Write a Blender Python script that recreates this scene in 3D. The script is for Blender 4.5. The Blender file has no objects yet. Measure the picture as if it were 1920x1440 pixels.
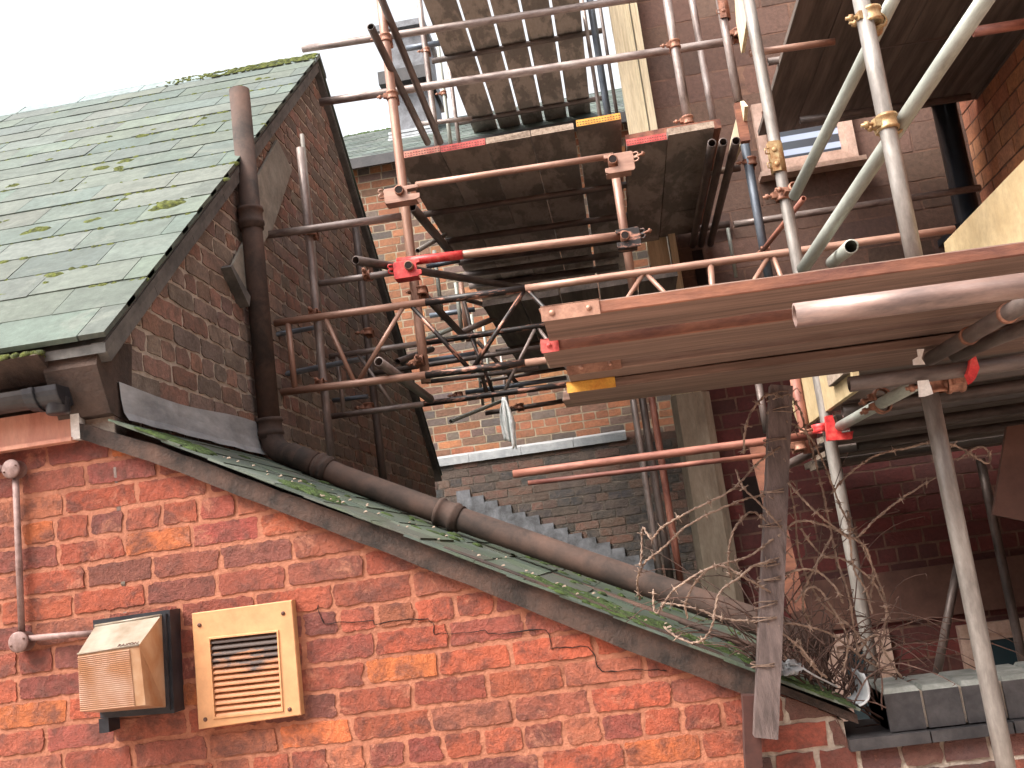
import bpy, math, random
from mathutils import Vector, Matrix, noise
random.seed(7)
S = bpy.context.scene
COL = S.collection
# ---------------------------------------------------------------- camera
F = 1930.0                                   # focal length in px of a 1920 px wide picture
PITCH = math.atan(338/1930); YAW = math.radians(5.45); ROLL = math.atan(.132/.991)
fw = Vector((-math.sin(YAW)*math.cos(PITCH), math.cos(YAW)*math.cos(PITCH), math.sin(PITCH)))
r0 = Vector((math.cos(YAW), math.sin(YAW), 0)); u0 = r0.cross(fw)
RX = math.cos(ROLL)*r0 - math.sin(ROLL)*u0; UY = math.sin(ROLL)*r0 + math.cos(ROLL)*u0
EYE = Vector((0, 0, 1.6))
cd = bpy.data.cameras.new('camera'); cam = bpy.data.objects.new('camera', cd); COL.objects.link(cam)
M = Matrix((RX, UY, -fw)).transposed().to_4x4(); M.translation = EYE
cam.matrix_world = M
cd.sensor_width = 36; cd.lens = 36*F/1920; cd.clip_start = .05; cd.clip_end = 500
S.camera = cam
S.render.resolution_x = 1024; S.render.resolution_y = 768
# ---------------------------------------------------------------- light
SUN_EL, SUN_AZ = math.radians(52), math.radians(228)      # azimuth clockwise from +Y: behind and to the left
w = bpy.data.worlds.new('World'); S.world = w; w.use_nodes = True
nt = w.node_tree; bg = nt.nodes['Background']
sky = nt.nodes.new('ShaderNodeTexSky'); sky.sky_type = 'NISHITA'; sky.sun_disc = False
sky.sun_elevation = SUN_EL; sky.sun_rotation = SUN_AZ; sky.dust_density = 6; sky.air_density = 1; sky.ozone_density = .6
hs = nt.nodes.new('ShaderNodeHueSaturation'); hs.inputs['Saturation'].default_value = .15; nt.links.new(sky.outputs[0], hs.inputs['Color'])      # thin high cloud takes the blue out
nt.links.new(hs.outputs[0], bg.inputs[0]); bg.inputs[1].default_value = .15
sl = bpy.data.lights.new('sun', 'SUN'); sl.energy = 1.05; sl.angle = math.radians(24); sl.color = (1, .86, .72)
so = bpy.data.objects.new('sun', sl); COL.objects.link(so)
sd = Vector((math.sin(SUN_AZ)*math.cos(SUN_EL), math.cos(SUN_AZ)*math.cos(SUN_EL), math.sin(SUN_EL)))
so.rotation_euler = sd.to_track_quat('Z', 'Y').to_euler(); so.location = (0, -3, 9)
S.view_settings.view_transform = 'Standard'; S.view_settings.look = 'None'
S.view_settings.exposure = 1.68; S.view_settings.gamma = 1
S.render.engine = 'CYCLES'
S.cycles.max_bounces = 6

# ---------------------------------------------------------------- where a picture point stands at a chosen depth
def ray(x, y): return fw*F + RX*(x-960) - UY*(y-720)
def pY(x, y, Y): d = ray(x, y); return EYE + d*(Y/d.y)
def pX(x, y, X): d = ray(x, y); return EYE + d*(X/d.x)
def pZ(x, y, Z): d = ray(x, y); return EYE + d*((Z-1.6)/d.z)
def R(a=1.0, b=None): return random.uniform(-a, a) if b is None else random.uniform(a, b)

# ---------------------------------------------------------------- materials
def newmat(name):
    m = bpy.data.materials.new(name); m.use_nodes = True
    n = m.node_tree.nodes; l = m.node_tree.links
    return m, n, l, n['Principled BSDF']
def nd(n, t, **k):
    o = n.new(t)
    for a, b in k.items():
        if a in o.inputs.keys(): o.inputs[a].default_value = b
        else: setattr(o, a, b)
    return o
def noise_tex(n, l, scale, detail=5, rough=.6, coord='Object', stretch=None, dist=0):
    tc = n.new('ShaderNodeTexCoord'); out = tc.outputs[coord]
    if coord == 'Object':                     # each object gets its own piece of the pattern
        oi = n.new('ShaderNodeObjectInfo'); ml = nd(n, 'ShaderNodeMath', operation='MULTIPLY'); ml.inputs[1].default_value = 37
        l.new(oi.outputs['Random'], ml.inputs[0])
        ad = nd(n, 'ShaderNodeVectorMath', operation='ADD'); l.new(out, ad.inputs[0]); l.new(ml.outputs[0], ad.inputs[1]); out = ad.outputs[0]
    if stretch:
        mp = n.new('ShaderNodeMapping'); mp.inputs['Scale'].default_value = stretch; l.new(out, mp.inputs[0]); out = mp.outputs[0]
    t = nd(n, 'ShaderNodeTexNoise', Scale=scale, Detail=detail, Roughness=rough, Distortion=dist); l.new(out, t.inputs['Vector'])
    return t
def ramp(n, l, src, stops):
    r = n.new('ShaderNodeValToRGB'); cr = r.color_ramp
    while len(cr.elements) < len(stops): cr.elements.new(.5)
    for e, (p, c) in zip(cr.elements, stops):
        e.position = p; e.color = (*c, 1) if len(c) == 3 else c
    l.new(src, r.inputs[0]); return r
def mix(n, l, a, b, fac, mode='MIX'):
    m = n.new('ShaderNodeMixRGB'); m.blend_type = mode
    for s, v in ((1, a), (2, b), (0, fac)):
        if hasattr(v, 'is_output') or hasattr(v, 'links'): l.new(v, m.inputs[s])
        elif s == 0: m.inputs[0].default_value = v
        else: m.inputs[s].default_value = (*v, 1)
    return m.outputs[0]
def bump(n, l, b, src, strength, dist):
    x = nd(n, 'ShaderNodeBump', Strength=strength, Distance=dist); l.new(src, x.inputs['Height']); l.new(x.outputs[0], b.inputs['Normal']); return x
def attr(n): return nd(n, 'ShaderNodeAttribute', attribute_name='Col').outputs['Color']

def mat_face(name, scale=14, dirt=(.10, .07, .05), amt=.55, rough=.9, bmp=.8, bd=.006, lo=.42, hi=.68, pale=None, stretch=None):
    """colour of each brick / slate from its own tint, broken up by weathering"""
    m, n, l, b = newmat(name)
    t1 = noise_tex(n, l, scale, 8, .68, stretch=stretch, dist=.4); t2 = noise_tex(n, l, scale*5, 6, .7)
    f = ramp(n, l, t1.outputs[0], [(lo, (0, 0, 0)), (hi, (amt,)*3)])
    c = mix(n, l, attr(n), dirt, f.outputs[0])
    if pale:
        t3 = noise_tex(n, l, scale*.55, 9, .75, dist=.8)
        f3 = ramp(n, l, t3.outputs[0], [(.56, (0, 0, 0)), (.64, (.6,)*3)])
        c = mix(n, l, c, pale, f3.outputs[0])
    v = ramp(n, l, t2.outputs[0], [(.3, (.6,)*3), (.7, (1.2,)*3)])
    c = mix(n, l, c, v.outputs[0], .8, 'MULTIPLY')
    l.new(c, b.inputs['Base Color']); b.inputs['Roughness'].default_value = rough
    ad = nd(n, 'ShaderNodeMath', operation='ADD'); l.new(t1.outputs[0], ad.inputs[0]); l.new(t2.outputs[0], ad.inputs[1])
    bump(n, l, b, ad.outputs[0], bmp, bd); return m
def mat_plain(name, c1, c2, scale=20, rough=.6, metal=0, stretch=None, bmp=.3, bd=.002, lo=.35, hi=.65, c3=None, coord='Object', detail=7):
    m, n, l, b = newmat(name)
    t = noise_tex(n, l, scale, detail, .65, coord, stretch, .3)
    st = [(lo, c1), (hi, c2)] if not c3 else [(lo, c1), ((lo+hi)/2, c2), (hi+.04, c3)]
    r = ramp(n, l, t.outputs[0], st); t2 = noise_tex(n, l, scale*6, 4, .7, coord, stretch)
    v = ramp(n, l, t2.outputs[0], [(.3, (.72,)*3), (.7, (1.1,)*3)])
    l.new(mix(n, l, r.outputs[0], v.outputs[0], .7, 'MULTIPLY'), b.inputs['Base Color'])
    b.inputs['Roughness'].default_value = rough; b.inputs['Metallic'].default_value = metal
    if bmp: bump(n, l, b, t2.outputs[0], bmp, bd)
    return m

MT = {}
MT['brick'] = mat_face('old_red_brick', 13, (.12, .045, .034), .8, bmp=1, bd=.009, pale=(.44, .18, .11), lo=.45, hi=.62)
MT['brick_gable'] = mat_face('sooty_brick', 14, (.12, .09, .072), .7, bd=.008, lo=.42, hi=.62)
MT['brick_far'] = mat_face('far_brick', 9, (.12, .07, .05), .5)
MT['mortar'] = mat_plain('orange_mortar', (.25, .09, .052), (.40, .16, .095), 9, .95, bmp=1, bd=.006, c3=(.32, .12, .07))
MT['mortar_dark'] = mat_plain('grey_brown_mortar', (.32, .26, .21), (.56, .48, .40), 10, .95, bmp=1, bd=.008)
MT['mortar_far'] = mat_plain('pale_mortar', (.27, .215, .15), (.37, .305, .22), 6, .95)
MT['slate'] = mat_face('weathered_slate', 6, (.04, .052, .04), .55, .72, .7, .004, pale=(.13, .145, .12))
MT['slate_low'] = mat_face('mossy_slate', 6, (.06, .09, .045), .75, .65, .6, .004, stretch=(2, .6, 1))
MT['moss'] = mat_plain('moss', (.03, .04, .012), (.10, .115, .025), 40, 1, bmp=1, bd=.01, c3=(.17, .20, .03))
MT['moss_dark'] = mat_plain('moss_dark', (.025, .045, .012), (.08, .13, .025), 40, 1, bmp=1, bd=.01)
MT['tube'] = mat_plain('galvanised_tube', (.13, .095, .085), (.27, .215, .195), 9, .45, .35, (.6, 2, 2), .15, .0008, c3=(.38, .33, .305))
MT['tube_pink'] = mat_plain('pinkish_worn_tube', (.15, .105, .095), (.30, .20, .17), 7, .45, .25, (.5, 2, 2), .15, .0008, c3=(.40, .31, .28))
MT['tube_grey'] = mat_plain('grey_tube', (.17, .15, .135), (.34, .31, .28), 9, .45, .3, (.6, 2, 2), .15, .0008)
MT['tube_pale'] = mat_plain('pale_galvanised_tube', (.30, .31, .27), (.44, .46, .41), 10, .5, .25, (.5, 2, 2), .15, .0008)
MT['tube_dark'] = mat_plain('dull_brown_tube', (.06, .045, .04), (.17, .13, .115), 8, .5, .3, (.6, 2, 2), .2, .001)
MT['tube_blue'] = mat_plain('blue_grey_tube', (.07, .085, .11), (.16, .18, .21), 9, .45, .4, (.6, 2, 2), .15, .001)
MT['tube_rust'] = mat_plain('rusty_red_tube', (.11, .03, .022), (.42, .17, .115), 7, .6, .1, (.5, 2, 2), .4, .001)
MT['tube_salmon'] = mat_plain('warm_lit_salmon_tube', (.27, .145, .105), (.46, .27, .20), 9, .42, .2, (.4, 2, 2), .15, .0008)  # salmon tint puts warm bounce light into the tube colour
MT['tube_peel'] = mat_plain('peeling_black_paint_tube', (.018, .013, .012), (.03, .02, .018), 26, .45, .15, (.4, 1.5, 1.5), .6, .001, lo=.5, hi=.56, c3=(.42, .2, .14))
MT['red'] = mat_plain('red_paint', (.32, .012, .014), (.58, .035, .035), 30, .45, 0, None, .3, .001, c3=(.6, .12, .09))
MT['coupler'] = mat_plain('rusty_coupler', (.15, .065, .04), (.42, .20, .13), 40, .6, .3, None, .4, .002)
MT['coupler_gold'] = mat_plain('zinc_coupler', (.28, .13, .05), (.50, .38, .2), 40, .45, .4, None, .4, .002)
MT['wood'] = mat_plain('weathered_board', (.075, .044, .033), (.27, .165, .125), 5, .85, 0, (.3, 8, 8), .6, .002, lo=.3, hi=.7)
MT['wood_dark'] = mat_plain('dark_damp_board', (.065, .052, .045), (.17, .135, .115), 3, .85, 0, (.4, 5, 5), .4, .002)
MT['wood_grey'] = mat_plain('grey_wet_board', (.20, .17, .15), (.36, .30, .26), 3.2, .8, 0, (.8, 2, 2), .4, .002, lo=.46, hi=.54)
MT['wood_edge'] = mat_plain('rusty_board_edge', (.10, .033, .022), (.28, .11, .062), 9, .75, 0, (.5, 2, 2), .5, .003)
MT['wood_pale'] = mat_plain('pale_timber', (.52, .42, .26), (.76, .66, .46), 5, .8, 0, (8, 8, .5), .4, .002, lo=.3, hi=.6)
MT['ply'] = mat_plain('new_plywood', (.40, .29, .15), (.52, .40, .23), 6, .75, 0, None, .2, .001)
MT['band'] = mat_plain('steel_end_band', (.26, .13, .09), (.48, .27, .19), 25, .5, .3)
MT['band_red'] = mat_plain('red_end_band', (.38, .03, .03), (.60, .12, .10), 25, .6)
MT['band_pink'] = mat_plain('pink_end_band', (.45, .12, .09), (.55, .25, .18), 25, .6)
MT['band_yellow'] = mat_plain('yellow_end_band', (.55, .22, .03), (.72, .40, .06), 25, .6)
MT['end_grain'] = mat_plain('split_end_grain', (.20, .145, .105), (.42, .33, .26), 60, .9)
MT['black'] = mat_plain('black_plastic', (.012, .013, .017), (.03, .032, .038), 20, .4, bmp=.1)
MT['gutter'] = mat_plain('grey_black_gutter', (.016, .014, .015), (.04, .034, .034), 12, .5)
MT['iron'] = mat_plain('brown_painted_cast_iron', (.03, .02, .016), (.07, .042, .032), 6, .85, .0, None, .4, .003, c3=(.105, .058, .042))
MT['lead'] = mat_plain('lead', (.24, .255, .27), (.50, .52, .54), 4, .5, .1, (1, .5, 1.5), .4, .004)
MT['lead_blue'] = mat_plain('blue_grey_lead', (.07, .07, .075), (.19, .195, .215), 9, .6, .1, None, .5, .005)
MT['lead_light'] = mat_plain('bright_lead', (.24, .255, .27), (.42, .43, .44), 5, .7, 0, None, .3, .004)
MT['fascia'] = mat_plain('salmon_fascia_paint', (.42, .15, .10), (.60, .29, .20), 8, .7, 0, (1, 1, .3), .3, .002)
MT['white'] = mat_plain('white_plastic', (.6, .55, .5), (.78, .74, .7), 20, .5)
MT['barge'] = mat_plain('dirty_rendered_barge', (.016, .012, .01), (.058, .036, .028), 10, .9, 0, None, .9, .006, c3=(.10, .055, .04))
MT['stone'] = mat_plain('brown_render', (.035, .025, .02), (.09, .058, .045), 8, .95, bmp=.8, bd=.006)
MT['verge'] = mat_plain('grey_verge_board', (.07, .068, .065), (.15, .14, .13), 8, .8)
MT['vent'] = mat_plain('cream_vent_frame', (.52, .26, .115), (.60, .31, .15), 3, .5, bmp=.05)
MT['screw'] = mat_plain('brown_screw', (.06, .02, .012), (.12, .05, .03), 60, .6)
MT['blocks'] = mat_face('painted_blockwork', 7, (.13, .075, .055), .5, .9, .5, .006)
MT['mortar_low'] = mat_plain('sooty_mortar', (.085, .068, .055), (.17, .14, .115), 10, .95, bmp=1, bd=.008)
MT['joint'] = mat_plain('block_joint', (.10, .055, .042), (.20, .11, .075), 12, .95)
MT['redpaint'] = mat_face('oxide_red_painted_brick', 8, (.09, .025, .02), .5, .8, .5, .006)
MT['render'] = mat_plain('brown_painted_render', (.09, .042, .032), (.16, .08, .058), 3, .9)
MT['frame'] = mat_plain('pinkish_window_frame', (.38, .25, .19), (.56, .40, .33), 8, .6)
MT['coping'] = mat_plain('blue_black_engineering_brick', (.018, .018, .021), (.058, .054, .056), 12, .5, 0, None, .5, .003)
MT['coping_top'] = mat_plain('grey_coping_top', (.16, .17, .15), (.33, .34, .31), 14, .8, 0, None, .5, .003)
MT['wire'] = mat_plain('rusty_barbed_wire', (.12, .075, .055), (.34, .24, .18), 30, .6, .2)
MT['twig'] = mat_plain('dead_twig', (.04, .022, .017), (.13, .07, .052), 30, .9)
MT['post'] = mat_plain('brown_grey_post', (.07, .05, .046), (.17, .125, .115), 14, .8, 0, (3, 3, .6), .9, .004)
MT['conduit'] = mat_plain('grey_pink_conduit', (.16, .09, .075), (.34, .23, .21), 20, .6, .1, None, .5, .002)
MT['cloth'] = mat_plain('white_plastic_rag', (.8, .84, .82), (.9, .92, .9), 10, .6)
MT['opp'] = mat_plain('added_bounce_brick', (.42, .20, .13), (.52, .27, .18), 3, .95)
MT['pier'] = mat_plain('cream_grey_pier', (.26, .20, .145), (.44, .36, .27), 5, .9, 0, (2, 2, .6))
MT['stub'] = mat_plain('dark_red_brown_stub', (.04, .014, .011), (.085, .03, .022), 8, .9)
MT['dark'] = mat_plain('crack_shadow', (.012, .006, .005), (.02, .01, .008), 10, 1)
MT['ground'] = mat_plain('yard_concrete', (.36, .30, .25), (.50, .42, .36), 2, .95)
MT['pipe_black'] = mat_plain('black_downpipe', (.012, .016, .022), (.03, .036, .045), 8, .35)
m, n, l, b = newmat('dark_window_glass'); b.inputs['Base Color'].default_value = (.02, .04, .05, 1); b.inputs['Roughness'].default_value = .08; MT['glass'] = m
m, n, l, b = newmat('blind_behind_glass')
wv = nd(n, 'ShaderNodeTexWave', Scale=3.2); wv.bands_direction = 'Z'; tc = n.new('ShaderNodeTexCoord'); l.new(tc.outputs['Object'], wv.inputs[0])
l.new(ramp(n, l, wv.outputs[0], [(.55, (.05, .06, .075)), (.7, (.38, .46, .62))]).outputs[0], b.inputs['Base Color']); b.inputs['Roughness'].default_value = .15; MT['blind'] = m
# yellowed ribbed diffuser, darkened to paint the shade between its ribs
m, n, l, b = newmat('yellowed_ribbed_diffuser')
t = noise_tex(n, l, 11, 5, .6, dist=.5); rr = ramp(n, l, t.outputs[0], [(.35, (.30, .13, .055)), (.55, (.38, .22, .125)), (.7, (.44, .29, .19))])
l.new(rr.outputs[0], b.inputs['Base Color']); b.inputs['Roughness'].default_value = .3
b.inputs['Transmission Weight'].default_value = .15; MT['lens'] = m
m, n, l, b = newmat('clear_hazed_diffuser')
t = noise_tex(n, l, 9, 5, .6); rr = ramp(n, l, t.outputs[0], [(.35, (.20, .155, .11)), (.65, (.33, .29, .235))])
l.new(rr.outputs[0], b.inputs['Base Color']); b.inputs['Roughness'].default_value = .25; MT['lens_top'] = m
m, n, l, b = newmat('lit_diffuser_rib')
t = noise_tex(n, l, 11, 5, .6, dist=.5); rr = ramp(n, l, t.outputs[0], [(.35, (.42, .21, .11)), (.55, (.50, .31, .22)), (.7, (.55, .38, .29))])
l.new(rr.outputs[0], b.inputs['Base Color']); b.inputs['Roughness'].default_value = .35; MT['rib'] = m  # coloured lighter than the gaps, as if light caught the ribs
# grimy louvre
m, n, l, b = newmat('grimy_louvre')
tc = n.new('ShaderNodeTexCoord'); sx = n.new('ShaderNodeSeparateXYZ'); l.new(tc.outputs['Generated'], sx.inputs[0])
t = noise_tex(n, l, 18, 7, .7, stretch=(.5, 1, 2)); ad = nd(n, 'ShaderNodeMath', operation='MULTIPLY_ADD'); l.new(sx.outputs['Z'], ad.inputs[0]); ad.inputs[1].default_value = .7; l.new(t.outputs[0], ad.inputs[2])
l.new(ramp(n, l, ad.outputs[0], [(.55, (.46, .20, .085)), (.85, (.34, .13, .045)), (.98, (.13, .055, .025)), (1.1, (.045, .022, .014))]).outputs[0], b.inputs['Base Color']); b.inputs['Roughness'].default_value = .6; MT['louvre'] = m

# ---------------------------------------------------------------- mesh helpers
class MB:
    def __init__(s): s.v = []; s.f = []; s.m = []; s.c = []; s.sm = []
    def face(s, pts, mi=0, c=(1, 1, 1), sm=False):
        k = len(s.v); s.v += [Vector(p) for p in pts]; s.f.append(tuple(range(k, k+len(pts)))); s.m.append(mi); s.c.append(c); s.sm.append(sm)
    def addf(s, idx, mi=0, c=(1, 1, 1), sm=False): s.f.append(tuple(idx)); s.m.append(mi); s.c.append(c); s.sm.append(sm)
    def hexa(s, p, mi=0, c=(1, 1, 1)):
        """p: bottom four then top four corners"""
        k = len(s.v); s.v += [Vector(q) for q in p]
        for q in ((3, 2, 1, 0), (4, 5, 6, 7), (0, 1, 5, 4), (1, 2, 6, 5), (2, 3, 7, 6), (3, 0, 4, 7)): s.addf([k+i for i in q], mi, c)
    def box(s, lo, hi, mi=0, c=(1, 1, 1)):
        (a, b_, d), (e, f, g) = lo, hi
        s.hexa([(a, b_, d), (e, b_, d), (e, f, d), (a, f, d), (a, b_, g), (e, b_, g), (e, f, g), (a, f, g)], mi, c)
    def prism(s, pts, off, mi=0, c=(1, 1, 1)):
        """flat outline pushed along off"""
        k = len(s.v); q = len(pts); off = Vector(off)
        s.v += [Vector(p) for p in pts] + [Vector(p)+off for p in pts]
        s.addf(range(k, k+q), mi, c); s.addf([k+2*q-1-i for i in range(q)], mi, c)
        for i in range(q): j = (i+1) % q; s.addf((k+j, k+i, k+q+i, k+q+j), mi, c)
    def ring_path(s, pts, rad, seg=12, mi=0, caps=True, c=(1, 1, 1)):
        pts = [Vector(p) for p in pts]; k = len(s.v); nrm = None
        for i, p in enumerate(pts):
            t = (pts[min(i+1, len(pts)-1)] - pts[max(i-1, 0)]).normalized()
            if nrm is None: nrm = t.orthogonal().normalized()
            nrm = (nrm - t*nrm.dot(t)).normalized(); bn = t.cross(nrm)
            rr = rad[i] if isinstance(rad, (list, tuple)) else rad
            for j in range(seg):
                a = 2*math.pi*j/seg; s.v.append(p + (nrm*math.cos(a)+bn*math.sin(a))*rr)
        for i in range(len(pts)-1):
            for j in range(seg):
                a = k+i*seg+j; b_ = k+i*seg+(j+1) % seg; s.addf((a, b_, b_+seg, a+seg), mi, c, True)
        if caps:
            s.addf([k+j for j in range(seg)][::-1], mi, c); s.addf([k+(len(pts)-1)*seg+j for j in range(seg)], mi, c)
    def lathe(s, A, B, prof, seg=20, mi=0, c=(1, 1, 1)):
        """prof: list of (distance along A->B, radius)"""
        A = Vector(A); t = (Vector(B)-A).normalized(); nrm = t.orthogonal().normalized(); bn = t.cross(nrm); k = len(s.v)
        for d, r in prof:
            for j in range(seg):
                a = 2*math.pi*j/seg; s.v.append(A + t*d + (nrm*math.cos(a)+bn*math.sin(a))*r)
        for i in range(len(prof)-1):
            for j in range(seg):
                a = k+i*seg+j; b_ = k+i*seg+(j+1) % seg; s.addf((a, b_, b_+seg, a+seg), mi, c, True)
    def build(s, name, mats, parent=None, origin=None, matrix=None, label=None):
        me = bpy.data.meshes.new(name)
        if origin is None and matrix is None:
            xs = [v.x for v in s.v]; ys = [v.y for v in s.v]; zs = [v.z for v in s.v]
            origin = Vector(((min(xs)+max(xs))/2, (min(ys)+max(ys))/2, min(zs)))
        sh = Vector((0, 0, 0)) if matrix is not None else Vector(origin)
        me.from_pydata([v-sh for v in s.v], [], s.f)
        if not isinstance(mats, (list, tuple)): mats = [mats]
        for q in mats: me.materials.append(MT[q])
        me.polygons.foreach_set('material_index', s.m); me.polygons.foreach_set('use_smooth', s.sm)
        at = me.attributes.new('Col', 'FLOAT_COLOR', 'FACE')
        at.data.foreach_set('color', [x for c in s.c for x in (*c, 1)])
        me.update()
        o = bpy.data.objects.new(name, me); COL.objects.link(o)
        if matrix is not None: o.matrix_basis = matrix
        else: o.location = sh
        if parent is not None:
            o.parent = parent
            if matrix is None:
                q = parent; wl = Vector((0, 0, 0))
                while q is not None: wl += q.location; q = q.parent
                o.location = sh - wl
        if label: o['label'] = label
        return o
def tag(o, label, cat, group=None):
    o['label'] = label; o['category'] = cat
    if group: o['group'] = group
    return o
def thing(name, label, cat, loc, group=None):
    o = bpy.data.objects.new(name, None); COL.objects.link(o); o.location = loc; o.empty_display_size = .1
    return tag(o, label, cat, group)
def stuff(o, label, cat):
    tag(o, label, cat); o['kind'] = 'stuff'; return o

# ---------------------------------------------------------------- bricks and slates laid one by one
def bricks(mb, O, u, v, n, W, H, row=.0785, bl=.232, gap=.011, clip=None, inside=None, res=(6, 3), proud=.006, pal=None, jit=.003, mi=0, header=4, start=0):
    O, u, v, n = map(Vector, (O, u, v, n)); k = 0; z = 0.0
    while z < H:
        hd = (k % header == header-1) if header else False
        L0 = bl/2 if hd else bl
        x = -(L0*.5 if k % 2 else 0) - R(0, .03)
        while x < W:
            L = L0*R(.93, 1.07)
            a0, a1, b0, b1 = x+gap/2, x+L-gap/2, z+gap/2+R(.0015), z+row-gap/2+R(.0015)
            x += L
            if a1 < 0 or a0 > W: continue
            a0 = max(a0, 0); a1 = min(a1, W)
            if a1-a0 < .015: continue
            if inside and not inside((a0+a1)/2, (b0+b1)/2): continue
            if clip and b0 > max(clip(a0), clip(a1))-.004: continue
            c = pal(k); pr = proud*R(.6, 1.4); til = R(.003); nx, ny = res
            if hd: nx = max(2, nx//2)
            base = len(mb.v); sx = R(0, 50); sy = R(0, 50)
            for j in range(ny+3):
                for i in range(nx+3):
                    ii = min(max(i-1, 0), nx); jj = min(max(j-1, 0), ny); skirt = i in (0, nx+2) or j in (0, ny+2)
                    fu, fv = ii/nx, jj/ny; pu = a0+(a1-a0)*fu; pv = b0+(b1-b0)*fv
                    e = 1 if (ii in (0, nx) or jj in (0, ny)) else 0
                    nz = noise.noise(Vector((pu*28+sx, pv*28+sy, k)))
                    n2 = noise.noise(Vector((pu*55+sx, pv*55, sy)))
                    corner = e and ii in (0, nx) and jj in (0, ny)
                    n3 = noise.noise(Vector((pu*140+sx, pv*140, sy))) if e else 0
                    du = nz*jit*(2.0 if e else 1)+n3*jit*1.2; dv = n2*jit*(1.2 if e else 1)+n3*jit*.9
                    if corner: du += (1 if ii == 0 else -1)*jit*.5; dv += (1 if jj == 0 else -1)*jit*.4
                    h = pr + til*(fu-.5)*2*.6 + nz*proud*.35 - (pr*.1 if e else 0)
                    if skirt: h = -.008
                    pv += dv
                    if clip: pv = min(pv, clip(pu))
                    mb.v.append(O + u*(pu+du) + v*pv + n*h)
            st = nx+3
            for j in range(ny+2):
                for i in range(nx+2):
                    q = base+j*st+i; mb.addf((q, q+1, q+1+st, q+st), mi, c, False)
        z += row; k += 1
def slates(mb, O, u, v, n, W, H, gauge, width, thick=.007, pal=None, jit=.004, mi=0, inside=None, lift=.012):
    O, u, v, n = map(Vector, (O, u, v, n)); k = 0; z = 0.0
    while z < H-.01:
        x = -(width*.5 if k % 2 else 0)
        ze = min(z+gauge*1.35, H)
        while x < W:
            a0 = max(x+.0015, 0); a1 = min(x+width-.0015, W); x += width
            if a1-a0 < .02: continue
            if inside and not inside((a0+a1)/2, z): continue
            c = pal(k); t0 = R(jit); t1 = R(jit)*.6; l0 = R(.002)
            def P(a, b_, h): return O + u*a + v*b_ + n*h
            zl = z+t0; zr = z+t0+R(.002)
            lo = lift+l0+R(.001); lo2 = lo+R(.0015)
            mb.hexa([P(a0, zl, lo-thick), P(a1, zr, lo2-thick), P(a1, ze, .001), P(a0, ze, .001),
                     P(a0, zl, lo), P(a1, zr, lo2), P(a1, ze, .001+thick), P(a0, ze, .001+thick)], mi, c)
        z += gauge; k += 1
def pick(*cols):
    def f(k=0):
        c = random.choice(cols); g = R(.8, 1.2); return tuple(min(1, x*g*R(.95, 1.05)) for x in c)
    return f

# ================================================================= THE SETTING
mb = MB(); mb.face([(-60, -60, 0), (60, -60, 0), (60, 60, 0), (-60, 60, 0)])
o = mb.build('ground', 'ground', origin=(0, 0, 0)); o['kind'] = 'structure'

# ---- the slate roofed building on the left (gable end at x = -1.53)
GX = -1.53; YW = 3.0; EZ = 2.45; AY, AZ = 5.80, 4.78; FY = 8.30
bld = thing('brick_building', 'brick building with mossy slate roof and sooty gable end on the left', 'building', (-3.6, 5.6, 0))
PG = pick((.27, .175, .14), (.25, .17, .14), (.30, .175, .135), (.21, .165, .135), (.25, .19, .155), (.32, .17, .125))
def gclip(a):
    y = YW+a
    return min(EZ+.02+(y-YW)*(AZ-EZ)/(AY-YW), EZ+(FY-y)*(AZ-EZ)/(FY-AY)) - 1.6
mb = MB()
bricks(mb, (GX, YW, 1.6), (0, 1, 0), (0, 0, 1), (1, 0, 0), FY-YW, 3.3, row=.0785, clip=gclip, pal=PG, res=(7, 4), proud=.0045, jit=.0065, gap=.013)
mb.prism([(GX, YW+.002, 0), (GX, FY, 0), (GX, FY, EZ), (GX, AY, AZ), (GX, YW+.002, EZ)], (-.22, 0, 0), 1)
mb.build('gable_wall', ['brick_gable', 'mortar_dark'], bld)
mb = MB(); PS = pick((.085, .108, .09), (.092, .113, .092), (.10, .118, .096), (.078, .102, .088))
ey, ez = YW-.12, EZ-.02; sl_v = Vector((0, AY-ey, AZ+.05-ez)); SL = sl_v.length; sv = sl_v.normalized(); sn = Vector((0, -sv.z, sv.y))
slates(mb, (-7.0, ey, ez), (1, 0, 0), sv, sn, 7.0+GX+.055, SL, .205, .34, pal=PS, thick=.017, lift=.023)
fs = Vector((0, FY+.1-AY, EZ-.05-AZ-.05)); fv = -fs.normalized(); fn = Vector((0, -fv.z, fv.y)); fn = fn if fn.z > 0 else -fn
slates(mb, (-7.0, FY+.1, EZ-.05), (1, 0, 0), fv, fn, 7.0+GX+.055, fs.length, .25, .36, pal=PS)
mb.prism([(-7, ey+.01, ez-.01), (-7, AY, AZ+.03), (-7, FY+.1, EZ-.06), (-7, FY+.1, EZ-.09), (-7, AY, AZ), (-7, ey+.01, ez-.04)], (7.0+GX+.045, 0, 0), 1)
rf = mb.build('roof', ['slate', 'verge'], bld)
mb = MB()
for i in range(14):
    x0 = -7+i*.40; x1 = min(x0+.394, GX+.06)
    if x0 > GX: break
    for s in (-1, 1):
        zz = AZ+.085; hh = R(.003)
        mb.hexa([(x0, AY+s*.11, AZ-.035), (x1, AY+s*.11, AZ-.035), (x1, AY, AZ+.055), (x0, AY, AZ+.055),
                 (x0, AY+s*.112, AZ-.01), (x1, AY+s*.112, AZ-.01), (x1, AY, zz+hh), (x0, AY, zz+hh)], 0, (.2, .25, .25))
mb.build('ridge', ['slate'], rf)
mb = MB()     # sloping boards under the two verges
d = .05
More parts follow.
